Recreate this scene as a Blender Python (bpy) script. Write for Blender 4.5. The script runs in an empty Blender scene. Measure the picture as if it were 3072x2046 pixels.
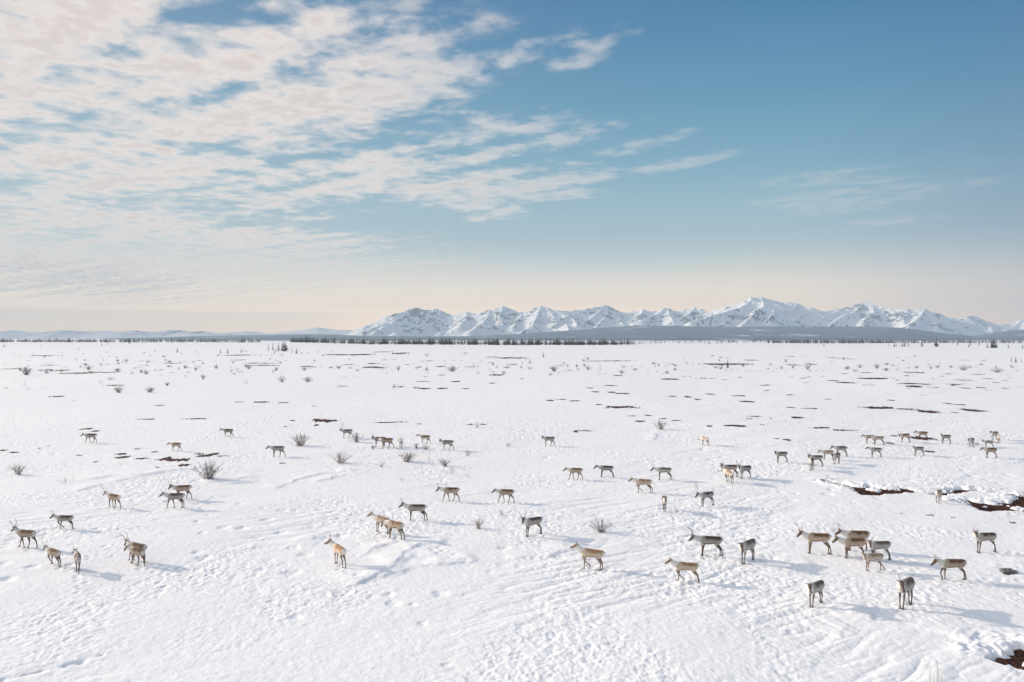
import bpy, bmesh, math, random
import numpy as np
from mathutils import Vector, Matrix
R = math.radians
rnd = random.Random(7)
scene = bpy.context.scene
col = scene.collection

# ------------------------------------------------------------------ camera
CAM_H = 11.0
PITCH = math.atan(11 / 2048.0)
cam = bpy.data.cameras.new("camera")
cam.lens = 24.0
cam.sensor_width = 36.0
cam.clip_start = 0.5
cam.clip_end = 120000
cam_o = bpy.data.objects.new("camera", cam)
cam_o.location = (0, 0, CAM_H)
cam_o.rotation_euler = (math.pi / 2 - PITCH, 0, 0)
col.objects.link(cam_o)
scene.camera = cam_o
FPX, CX, CY, HOR = 2048.0, 1536.0, 1023.0, 1012.0      # in pixels of the 3072 x 2046 photograph

# ------------------------------------------------------------------ sun, sky, exposure
SUN_EL, SUN_AZ = R(17.0), R(-70.0)        # azimuth from +Y (view direction), negative = left
scene.view_settings.view_transform = 'Standard'
scene.view_settings.look = 'None'
scene.view_settings.exposure = 0.25
scene.view_settings.gamma = 1.0
scene.cycles.use_denoising = True
scene.cycles.max_bounces = 6
scene.cycles.diffuse_bounces = 3
scene.cycles.volume_bounces = 0
scene.cycles.sample_clamp_indirect = 4.0

sun = bpy.data.lights.new("sun", 'SUN')
sun.energy = 4.0
sun.angle = R(0.5)
sun.color = (1.0, 0.85, 0.68)
sun_o = bpy.data.objects.new("sun", sun)
sd = Vector((math.sin(SUN_AZ) * math.cos(SUN_EL), math.cos(SUN_AZ) * math.cos(SUN_EL), math.sin(SUN_EL)))
sun_o.rotation_euler = sd.to_track_quat('Z', 'Y').to_euler()
sun_o.location = (-60, 30, 60)
col.objects.link(sun_o)


class G:
    """small helper to write node trees"""
    def __init__(s, tree):
        s.t = tree
    def n(s, typ, **kw):
        nd = s.t.nodes.new(typ)
        for k, v in kw.items():
            setattr(nd, k, v)
        return nd
    def put(s, sock, v):
        if v is None:
            return
        if isinstance(v, bpy.types.NodeSocket):
            s.t.links.new(v, sock)
        else:
            sock.default_value = v
    def m(s, op, a, b=None, c=None, clamp=False):
        nd = s.n('ShaderNodeMath', operation=op, use_clamp=clamp)
        s.put(nd.inputs[0], a); s.put(nd.inputs[1], b); s.put(nd.inputs[2], c)
        return nd.outputs[0]
    def v(s, op, a, b=None):
        nd = s.n('ShaderNodeVectorMath', operation=op)
        s.put(nd.inputs[0], a); s.put(nd.inputs[1], b)
        return nd.outputs[1] if op in ('LENGTH', 'DOT_PRODUCT') else nd.outputs[0]
    def sep(s, a):
        nd = s.n('ShaderNodeSeparateXYZ'); s.put(nd.inputs[0], a)
        return nd.outputs
    def comb(s, x, y, z):
        nd = s.n('ShaderNodeCombineXYZ')
        s.put(nd.inputs[0], x); s.put(nd.inputs[1], y); s.put(nd.inputs[2], z)
        return nd.outputs[0]
    def ss(s, x, a, b, lo=0.0, hi=1.0, kind='SMOOTHSTEP'):
        nd = s.n('ShaderNodeMapRange', interpolation_type=kind)
        s.put(nd.inputs[0], x)
        nd.inputs[1].default_value = a; nd.inputs[2].default_value = b
        nd.inputs[3].default_value = lo; nd.inputs[4].default_value = hi
        return nd.outputs[0]
    def mix(s, f, a, b, blend='MIX'):
        nd = s.n('ShaderNodeMix', data_type='RGBA', blend_type=blend)
        s.put(nd.inputs[0], f); s.put(nd.inputs[6], a); s.put(nd.inputs[7], b)
        return nd.outputs[2]
    def noise(s, vec, scale, detail=3.0, rough=0.5, dist=0.0):
        nd = s.n('ShaderNodeTexNoise')
        s.put(nd.inputs['Vector'], vec)
        nd.inputs['Scale'].default_value = scale
        nd.inputs['Detail'].default_value = detail
        nd.inputs['Roughness'].default_value = rough
        nd.inputs['Distortion'].default_value = dist
        return nd.outputs[0]
    def mapping(s, vec, loc=(0, 0, 0), rot=(0, 0, 0), scl=(1, 1, 1), typ='POINT'):
        nd = s.n('ShaderNodeMapping', vector_type=typ)
        s.put(nd.inputs[0], vec)
        nd.inputs[1].default_value = loc; nd.inputs[2].default_value = rot; nd.inputs[3].default_value = scl
        return nd.outputs[0]
    def ramp(s, f, stops):
        nd = s.n('ShaderNodeValToRGB')
        els = nd.color_ramp.elements
        els[0].position, els[0].color = stops[0][0], stops[0][1]
        els[1].position, els[1].color = stops[-1][0], stops[-1][1]
        for p, c in stops[1:-1]:
            e = els.new(p); e.color = c
        s.put(nd.inputs[0], f)
        return nd.outputs[0]


def lin(r, g, b):
    f = lambda c: (c / 255 / 12.92) if c <= 10.3 else ((c / 255 + 0.055) / 1.055) ** 2.4
    return (f(r), f(g), f(b), 1.0)


def px_dir(x, y):
    """azimuth, elevation of a pixel of the 2354 x 1568 view"""
    x, y = x * 3072 / 2354, y * 3072 / 2354
    X, Z = (x - CX) / FPX, (HOR - y) / FPX
    return math.atan(X), math.atan(Z / math.hypot(1, X))


world = bpy.data.worlds.new("World")
scene.world = world
world.use_nodes = True
g = G(world.node_tree)
world.node_tree.nodes.clear()
tc = g.n('ShaderNodeTexCoord').outputs['Generated']
dx, dy, dz = g.sep(tc)[0:3]
sky = g.n('ShaderNodeTexSky', sky_type='NISHITA')
sky.sun_disc = False
sky.sun_elevation = SUN_EL
sky.sun_rotation = SUN_AZ
sky.altitude = 200
sky.air_density = 1.0
sky.dust_density = 0.6
sky.ozone_density = 1.5
az = g.m('ARCTAN2', dx, dy)
el = g.m('ARCSINE', dz)
# the sky's own colour: clear blue above, pale cream in the low air
stops = [(0.0, (255, 234, 206)), (0.03, (250, 230, 207)), (0.075, (230, 221, 208)), (0.12, (210, 213, 208)), (0.17, (184, 204, 208)),
         (0.25, (162, 196, 205)), (0.34, (124, 177, 197)), (0.46, (88, 155, 187)), (0.60, (54, 130, 174)), (0.72, (36, 114, 166)),
         (1.0, (48, 98, 158))]
rampc = g.ramp(g.m('DIVIDE', el, R(40)), [(p, lin(*c)) for p, c in stops])
# towards the sun (left) the blue pales, away from it deepens
side = g.ss(az, R(-50), R(45), 0.0, 1.0, 'LINEAR')
rampc = g.mix(g.m('MULTIPLY', g.ss(side, 0.0, 0.9, 0.42, 0.0), g.ss(el, R(30), R(4), 0.45, 1.0)), rampc, lin(214, 216, 212))
rampc = g.mix(g.ss(side, 0.72, 1.0, 0.0, 0.45), rampc, lin(30, 84, 144))
# the low air towards the horizon is brighter and warmer
lowair = g.ss(el, R(9), R(-1.5))
rampc = g.mix(g.m('MULTIPLY', lowair, g.ss(side, .45, 1.0, 1.0, .80)), g.mix(1.0, rampc, (.80, .82, .85, 1), 'MULTIPLY'), g.mix(1.0, rampc, (2.55, 1.93, 1.36, 1), 'MULTIPLY'))
nish = g.mix(1.0, sky.outputs[0], (0.08, 0.08, 0.08, 1), 'MULTIPLY')
skyc = g.mix(0.85, nish, rampc)

# altocumulus deck: a flat layer seen in perspective, in streets running off to the left
tt = g.m('DIVIDE', 1.0, g.m('ADD', g.m('MAXIMUM', dz, 0.0), 0.035))
plane = g.comb(g.m('MULTIPLY', dx, tt), g.m('MULTIPLY', dy, tt), 0.0)
uv = g.mapping(plane, rot=(0, 0, R(-152.0)))       # x along the streets
warp = g.n('ShaderNodeTexNoise'); g.put(warp.inputs['Vector'], uv)
warp.inputs['Scale'].default_value = 1.1; warp.inputs['Detail'].default_value = 2.0
uvw = g.v('ADD', uv, g.v('MULTIPLY', g.v('SUBTRACT', warp.outputs[1], (0.5, 0.5, 0.5)), (0.22, 0.16, 0.0)))
street = g.noise(g.mapping(uvw, scl=(0.42, 3.9, 1)), 1.0, 2.0, 0.45)
puff = g.noise(g.mapping(uvw, scl=(6.6, 7.2, 1)), 1.0, 3.0, 0.5)
fine = g.noise(g.mapping(uvw, scl=(15, 19, 1)), 1.0, 4.0, 0.6)
# where the deck lies: soft patches in azimuth / elevation (given by pixel here, fixed in the sky)
P2 = g.comb(az, el, 0.0)
blobs = [
    (100, 90, 700, 330, 10, .62), (540, 120, 720, 280, 12, .60), (840, 200, 460, 160, 13, .46), (960, 110, 380, 80, 14, .18), (1230, 112, 360, 34, 12, .36),
    (330, 240, 800, 150, 8, .34), (640, 250, 500, 120, 10, .30), (130, 385, 560, 150, 2, .62), (640, 405, 560, 110, 3, .58), (930, 388, 200, 70, 10, .42), (860, 360, 120, 40, 4, .35),
    (1130, 292, 240, 50, 9, .66), (1300, 314, 230, 34, 8, .70), (1460, 340, 230, 28, 9, .62), (1610, 362, 210, 24, 10, .55),
    (1350, 137, 130, 30, 10, .62), (1370, 102, 170, 20, 10, .46), (1190, 437, 180, 24, 6, .80), (1145, 490, 110, 22, 6, .84), (1060, 470, 120, 22, 4, .66),
    (1020, 440, 140, 26, 6, .66), (1120, 406, 130, 28, 8, .62), (1320, 410, 150, 24, 6, .62), (1310, 450, 140, 20, 3, .52), (1120, 362, 100, 24, 12, .6), (1230, 382, 160, 22, 6, .45),
    (1860, 412, 220, 24, 3, .56), (1980, 424, 220, 24, 1, .54), (1830, 460, 200, 22, 1, .58), (1960, 472, 240, 24, 1, .54), (2060, 503, 180, 18, 1, .62), (2160, 430, 240, 22, 2, .42),
    (210, 590, 860, 110, -2, .66), (60, 640, 640, 80, -4, .36), (820, 590, 520, 110, -3, .34), (660, 498, 150, 18, 3, .55), (250, 492, 320, 40, 3, .48), (560, 545, 420, 40, -2, .40), (380, 520, 420, 30, 0, .25),
    (470, 45, 160, 60, 8, -.34), (1010, 70, 130, 60, 20, -.10), (300, 318, 520, 20, -1, -.50), (560, 492, 760, 30, -2, -.15), (740, 345, 200, 30, 2, -.20)]
acc = None
for bx, by, rx, ry, tilt, amp in blobs:
    a0, e0 = px_dir(bx, by)
    a1, _ = px_dir(bx + rx / 2, by); a2, _ = px_dir(bx - rx / 2, by)
    _, e1 = px_dir(bx, by - ry / 2); _, e2 = px_dir(bx, by + ry / 2)
    q = g.mapping(P2, loc=(a0, e0, 0), rot=(0, 0, R(tilt)), scl=(abs(a1 - a2), abs(e1 - e2), 1), typ='TEXTURE')
    w = g.ss(g.v('LENGTH', q), 0.1, 1.15, amp, 0.0)
    acc = w if acc is None else g.m('ADD', acc, w)
# unseen cloud cover added behind, far left and overhead, as fill light
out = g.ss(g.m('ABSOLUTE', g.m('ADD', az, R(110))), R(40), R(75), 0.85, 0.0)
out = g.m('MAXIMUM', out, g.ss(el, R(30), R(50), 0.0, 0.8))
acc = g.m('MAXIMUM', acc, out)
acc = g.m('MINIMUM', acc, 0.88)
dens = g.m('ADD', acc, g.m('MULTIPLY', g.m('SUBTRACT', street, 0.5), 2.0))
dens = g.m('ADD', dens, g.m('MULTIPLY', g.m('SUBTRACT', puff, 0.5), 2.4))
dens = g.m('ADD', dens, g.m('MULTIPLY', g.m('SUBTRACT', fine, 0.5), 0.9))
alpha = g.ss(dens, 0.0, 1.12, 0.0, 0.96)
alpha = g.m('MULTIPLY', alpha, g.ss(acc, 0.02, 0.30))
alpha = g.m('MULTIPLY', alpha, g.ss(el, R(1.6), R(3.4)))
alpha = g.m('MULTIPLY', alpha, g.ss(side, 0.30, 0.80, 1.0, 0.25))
thick = g.ss(g.m('ADD', dens, g.m('MULTIPLY', g.m('SUBTRACT', fine, 0.5), 1.1)), 0.75, 1.5)
cloudc = g.mix(g.m('MULTIPLY', thick, 0.8), lin(229, 219, 212), lin(206, 195, 190))
low = g.m('MULTIPLY', g.ss(el, R(7.5), R(3.0)), g.ss(az, R(-18), R(-34)))
cloudc = g.mix(g.m('MULTIPLY', low, g.ss(fine, 0.35, 0.62)), cloudc, lin(190, 186, 183))
# unseen cloud beside, behind and overhead is brightened to throw more light on snow
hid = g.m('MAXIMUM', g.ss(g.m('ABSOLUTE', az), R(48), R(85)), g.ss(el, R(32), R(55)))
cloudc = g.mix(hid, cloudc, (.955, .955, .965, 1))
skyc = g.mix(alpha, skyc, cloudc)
# grey veil right above the far-left horizon
veil = g.m('MULTIPLY', g.ss(el, R(2.2), R(1.8)), g.ss(az, R(-6), R(-20)))
skyc = g.mix(g.m('MULTIPLY', veil, 0.40), skyc, lin(206, 209, 206))
# bright low sky round the hidden sun, far outside the frame on the left
sdot = g.v('DOT_PRODUCT', tc, tuple(sd))
skyc = g.mix(g.ss(sdot, 0.93, 1.0, 0.0, 1.0), skyc, (5.0, 4.6, 4.2, 1), 'ADD')
skyc = g.mix(1.0, skyc, (10, 10, 10, 1), 'MULTIPLY')
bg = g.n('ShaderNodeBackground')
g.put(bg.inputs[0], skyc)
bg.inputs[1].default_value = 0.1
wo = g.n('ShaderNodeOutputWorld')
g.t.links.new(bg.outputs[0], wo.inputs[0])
world.cycles.sampling_method = 'MANUAL'
world.cycles.sample_map_resolution = 512

# ------------------------------------------------------------------ numpy noise
_perm = np.random.RandomState(3).permutation(4096).astype(np.int64)
_ang = np.random.RandomState(4).rand(4096) * 2 * np.pi
_gx, _gy = np.cos(_ang), np.sin(_ang)


def _h(ix, iy):
    return _perm[(_perm[ix & 4095] + iy) & 4095]


def perlin(x, y):
    ix, iy = np.floor(x).astype(np.int64), np.floor(y).astype(np.int64)
    fx, fy = x - ix, y - iy
    u = fx * fx * fx * (fx * (fx * 6 - 15) + 10)
    v = fy * fy * fy * (fy * (fy * 6 - 15) + 10)
    def gr(a, b, px, py):
        h = _h(ix + a, iy + b)
        return _gx[h] * px + _gy[h] * py
    n0 = gr(0, 0, fx, fy) * (1 - u) + gr(1, 0, fx - 1, fy) * u
    n1 = gr(0, 1, fx, fy - 1) * (1 - u) + gr(1, 1, fx - 1, fy - 1) * u
    return (n0 * (1 - v) + n1 * v) * 1.5


def fbm(x, y, o=3, gain=.5):
    s, a = 0, 1.0
    for i in range(o):
        s = s + a * perlin(x * 2 ** i + 17.3 * i, y * 2 ** i - 9.1 * i)
        a *= gain
    return s


def sstep(x, a, b):
    t = np.clip((x - a) / (b - a), 0, 1)
    return t * t * (3 - 2 * t)


# ------------------------------------------------------------------ pixel -> ground
def full(reg, cx, cy):
    """crop coordinates -> pixels of the 3072 x 2046 photograph"""
    x0, y0, s = reg
    return x0 + cx * s, y0 + cy * s


T = [(768 * i, 1240, 768 / 2352) for i in range(4)]               # tiles through the herd
M5, M6, M7 = (0, 1050, .43482), (1024, 1050, .43482), (2048, 1050, .43482)
H0, H1, H2, H3 = (0, 930, .32611), (768, 880, .32611), (1536, 860, .32611), (2304, 880, .32611)
B3 = (2048, 1640, .43482)


def flat(x, y):
    """ground point of a photo pixel on the level plain"""
    d = CAM_H * FPX / max(y - HOR, 1.2)
    return (x - CX) / FPX * d, d


# ------------------------------------------------------------------ bare-ground patches
patch = []      # (x, y, half length, half depth, carve)
L5 = [(430,140,100,8),(490,158,110,10),(620,156,110,13),(750,152,130,8),(330,108,80,8),(315,138,60,8),(80,132,160,5),(950,122,50,6),(1095,138,50,6),
 (1150,92,200,4),(1640,68,100,6),(1340,75,70,5),(1850,105,280,5),(2110,112,60,8),(1690,32,200,6),(2310,32,110,8),(790,246,120,6),(390,318,90,8),(1100,383,60,6),
 (1000,481,110,7),(1330,478,140,8),(1790,358,110,9),(1650,357,60,5),(1970,360,80,7),(2165,385,30,6),(2240,492,170,18),(350,38,260,4),(1800,92,220,4),(520,343,30,5),(1650,150,60,4)]
L6 = [(100,30,190,10),(400,20,110,8),(280,12,120,5),(1180,55,240,9),(1040,48,100,5),(210,118,120,8),(280,122,100,6),(540,118,40,8),(670,115,80,8),(890,118,110,5),(1080,172,140,9),
 (785,216,60,8),(410,252,60,7),(510,258,30,10),(590,264,120,8),(710,263,80,7),(860,266,60,5),(1040,228,50,6),(1250,200,25,7),(1450,352,60,8),(1520,345,80,6),(1610,358,80,6),
 (1700,267,60,6),(1750,294,60,6),(1860,296,60,8),(1950,305,120,7),(1855,248,90,5),(1770,383,60,7),(1940,400,210,16),(2290,324,60,7),(1930,177,90,5),(2270,198,120,8),(2060,495,70,9),
 (220,93,70,6),(1180,97,70,5),(600,75,60,5),(1850,76,300,5),(60,100,80,5),(20,250,90,4),(560,215,90,4),(700,172,80,4),(2130,458,50,5)]
L7 = [(330,97,330,9),(470,70,100,6),(780,105,100,5),(900,100,60,7),(1040,53,80,5),(1160,61,60,6),(1340,198,190,9),(1015,212,90,6),(1140,228,110,10),(1600,155,150,6),(1280,158,90,5),
 (1570,233,150,7),(1690,238,110,7),(1600,254,160,10),(1750,260,40,7),(1880,238,70,8),(1940,262,80,8),(2050,258,60,8),(2130,196,50,7),(2160,220,40,10),(2220,264,50,7),(1950,205,120,5),
 (450,362,130,9),(380,316,100,7),(200,305,60,7),(110,346,60,7),(40,328,50,10),(750,402,50,7),(880,410,130,7),(1370,400,230,14),(1560,410,150,6),(1710,424,160,22),(1990,415,140,18),
 (1430,346,60,7),(1850,370,60,10),(1930,376,60,6),(810,469,110,12),(500,462,110,5),(455,478,40,6),(610,474,30,5),(340,525,130,10),(420,532,90,10),(185,530,40,7),(545,520,40,6),
 (960,540,160,9),(1120,555,160,9),(1000,342,60,5),(740,310,60,5),(580,276,50,5),(1870,430,80,5),(1660,310,40,7),(1500,52,50,5),(2345,254,20,8),(1120,165,60,4),(1840,165,80,4),(2040,168,90,4)]
LT = [[(790,145,100,14),(880,165,70,12),(1110,365,110,14),(1110,395,120,20),(1300,405,120,14),(1260,318,50,8),(1410,348,60,10),(1620,415,240,34),(1860,385,120,18),(1960,368,80,24),
  (2050,382,110,6),(1700,465,90,20),(1440,490,50,6),(1840,365,90,10),(20,333,50,14),(110,352,120,8),(350,315,40,8),(440,295,30,8),(870,438,30,14),(720,375,70,6),(1530,405,60,20)],
 [(550,113,60,14),(1180,88,160,8),(1340,83,200,5),(1500,100,60,6),(1970,105,70,8),(2090,105,60,8),(325,72,50,10),(268,126,20,6),(240,450,50,6)],
 [(660,158,280,8),(590,165,50,12),(1110,30,70,6),(1240,25,60,6),(1400,55,70,8),(1510,72,90,6),(1820,122,50,8)],
 [(80,238,40,12),(180,250,60,16),(1400,222,170,36),(1160,205,80,8),(1330,215,60,14),(1115,270,80,14),(1480,345,80,14),(1230,908,30,8),(1520,925,110,8),(2260,990,60,10),
  (1920,275,50,8),(1700,945,40,8),(2100,265,50,6),(480,612,110,7),(600,630,110,8)]]
for L_, n_, y0_, y1_ in [(L5, 26, 20, 175), (L6, 20, 60, 190), (L7, 30, 140, 275), (L7, 10, 40, 110)]:     # slivers of bare ground between the larger ones
    for k_ in range(n_):
        ax_ = rnd.uniform(20, 2330); ay_ = rnd.uniform(y0_, y1_)
        for j_ in range(rnd.choice([1, 2, 3])):
            L_.append((ax_ + rnd.uniform(-70, 70), ay_ + rnd.uniform(-3, 3), rnd.uniform(14, 50), rnd.uniform(1.5, 3.0)))
for reg, lst in [(M5, L5), (M6, L6), (M7, L7)] + list(zip(T, LT)):
    for cx, cy, w, h in lst:
        X, Y = full(reg, cx, cy)
        gx, gy = flat(X, Y)
        a = w * reg[2] / 2 * gy / FPX
        b = max(h * reg[2] / 2, .75) * .78 * gy * gy / (CAM_H * FPX)
        for k_ in range(1 if w < 45 else 3):
            f1 = 1.0 if w < 45 else rnd.uniform(.4, .95)
            patch.append((gx + (0 if w < 45 else a * rnd.uniform(-1, 1) * (1 - f1 * .7)), gy + b * rnd.uniform(-.5, .5), a * f1 * 1.1, b * rnd.uniform(.75, 1.25), 0.0))
polys = []
for reg, pts, depth in [
    (T[3], [(540,616),(700,640),(780,652),(860,668),(960,662),(1050,678),(1160,688),(1250,678),(1390,708),(1250,718),(1100,732),(1000,740),(880,738),(830,722),(790,682),(700,657)], .16),
    (T[3], [(1480,715),(1600,712),(1720,688),(1900,682),(1935,688),(1740,714),(1640,737),(1500,727)], .16),
    (T[3], [(1750,783),(1850,782),(1960,798),(2080,812),(2240,798),(2275,778),(2285,742),(2420,740),(2420,872),(2150,878),(2040,886),(1950,872),(1900,832),(1790,806)], .18),
    (T[3], [(2090,700),(2260,726),(2250,736),(2110,710)], .1),
    (B3, [(2145,742),(2200,732),(2290,734),(2296,705),(2330,698),(2420,690),(2420,862),(2330,836),(2270,810),(2200,815),(2150,782)], .22),
    (B3, [(2195,150),(2300,150),(2320,180),(2210,182)], .03)]:
    polys.append((np.array([flat(*full(reg, *p)) for p in pts]), depth))
islands = [(T[3], 985, 690, 130, 26), (T[3], 2300, 845, 130, 36), (T[3], 2000, 830, 40, 12), (T[3], 1830, 800, 50, 14), (T[3], 2200, 815, 40, 10)]
isl = []
for reg, cx, cy, w, h in islands:
    X, Y = full(reg, cx, cy); gx, gy = flat(X, Y)
    isl.append((gx, gy, w * reg[2] / 2 * gy / FPX, h * reg[2] / 2 * gy * gy / (CAM_H * FPX)))


def poly_sd(px, py, P):
    """signed distance to polygon, positive inside"""
    d = np.full(px.shape, 1e9); inside = np.zeros(px.shape, bool)
    n = len(P)
    for i in range(n):
        ax, ay = P[i]; bx, by = P[(i + 1) % n]
        ex, ey = bx - ax, by - ay
        t = np.clip(((px - ax) * ex + (py - ay) * ey) / (ex * ex + ey * ey), 0, 1)
        d = np.minimum(d, np.hypot(px - ax - t * ex, py - ay - t * ey))
        c = ((ay > py) != (by > py))
        with np.errstate(divide='ignore', invalid='ignore'):
            inside ^= c & (px < (bx - ax) * (py - ay) / (by - ay) + ax)
    return np.where(inside, d, -d)


def macro(x, y):
    """the lie of the land"""
    x, y = np.asarray(x, float), np.asarray(y, float)
    h = .22 * perlin(x / 46 + 3.1, y / 60 + 8.7) + .06 * perlin(x / 17 + 1.7, y / 22 + .4)
    # long low wind drifts crossing the foreground from lower left to upper right
    c, s = math.cos(R(38)), math.sin(R(38))
    u, v = x * c + y * s, -x * s + y * c
    h = h + .035 * fbm(u / 14, v / 4.0, 2)
    d = np.hypot(x, y)
    h = h + .9 * sstep(d, 260, 1100) * fbm(x / 240, y / 300, 2)
    return h


def pits(x, y, cell, r0, prob, seed):
    """scattered hoof-print like dents"""
    ix, iy = np.floor(x / cell).astype(np.int64), np.floor(y / cell).astype(np.int64)
    out = np.zeros(x.shape)
    for a in (-1, 0, 1):
        for b in (-1, 0, 1):
            jx, jy = ix + a, iy + b
            h1 = _h(jx + seed, jy - seed); h2 = _h(jx - 3 * seed, jy + 7 * seed); h3 = _h(jx + 11 * seed, jy + seed)
            cx = (jx + (h1 / 4096.)) * cell; cy = (jy + (h2 / 4096.)) * cell
            r = r0 * (.55 + .9 * ((h3 * 7) % 4096) / 4096.)
            on = (h3 / 4096.) < prob
            q = ((x - cx) ** 2 + (y - cy) ** 2) / (r * r)
            w = np.where(on & (q < 1), (1 - q), 0)
            out = np.maximum(out, w * np.sqrt(w) * r / r0)
            rim = np.where(on & (q < 2.6) & (q >= 1), (1 - (q - 1) / 1.6) * .0, 0)
            out = out - rim
    return out


def heath_mask(x, y):
    """mask of bare heath, carve depth, and rim strength"""
    m = np.full(x.shape, -1.0); carve = np.zeros(x.shape); rim = np.zeros(x.shape)
    for gx, gy, a, b, c in patch:
        k = np.where((np.abs(x - gx) < 1.6 * a) & (np.abs(y - gy) < 2.2 * b))[0]
        if not len(k):
            continue
        X, Y = x[k], y[k]
        wy = Y - gy + b * .9 * perlin(X / (a * .5) + gx, Y * 0 + gy * 1.7) + .5 * b * perlin(X / (a * .16) + gx, Y / (b * 2))
        q = np.sqrt(((X - gx) / a) ** 2 + (wy / b) ** 2) + .55 * perlin(X / np.maximum(a * .13, .5) + 5, Y / (b * .9) + gx) + .4 * perlin(X / np.maximum(a * .045, .25) + 9, Y / (b * .7) + gx)
        m[k] = np.maximum(m[k], 1 - q)
    near = np.where((y < 75) & (y > 18) & (x > -5))[0]
    X, Y = x[near], y[near]
    wx = X + .28 * fbm(X / .9, Y / .9, 3, .6)
    wy = Y + .34 * fbm(X / .9 + 40, Y / .9 + 9, 3, .6)
    for P, dep in polys:
        lo, hi = P.min(0) - 3, P.max(0) + 3
        k = np.where((wx > lo[0]) & (wx < hi[0]) & (wy > lo[1]) & (wy < hi[1]))[0]
        if not len(k):
            continue
        s_ = poly_sd(wx[k], wy[k], P)
        kk = near[k]
        for ix, iy, ia, ib in isl:
            s_ = np.minimum(s_, (np.sqrt(((wx[k] - ix) / ia) ** 2 + ((wy[k] - iy) / ib) ** 2) - 1) * min(ia, ib))
        m[kk] = np.maximum(m[kk], np.clip(s_ * 4, -1, 1))
        carve[kk] = np.maximum(carve[kk], dep * sstep(s_, -.16, .10))
        up = sstep(Y[k], P[:, 1].mean() - .3, P[:, 1].mean() + .8)
        rim[kk] = np.maximum(rim[kk], np.exp(-((s_ + .55) / .5) ** 2) * min(1, dep * 6) * up)
    return m, carve, rim


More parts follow.
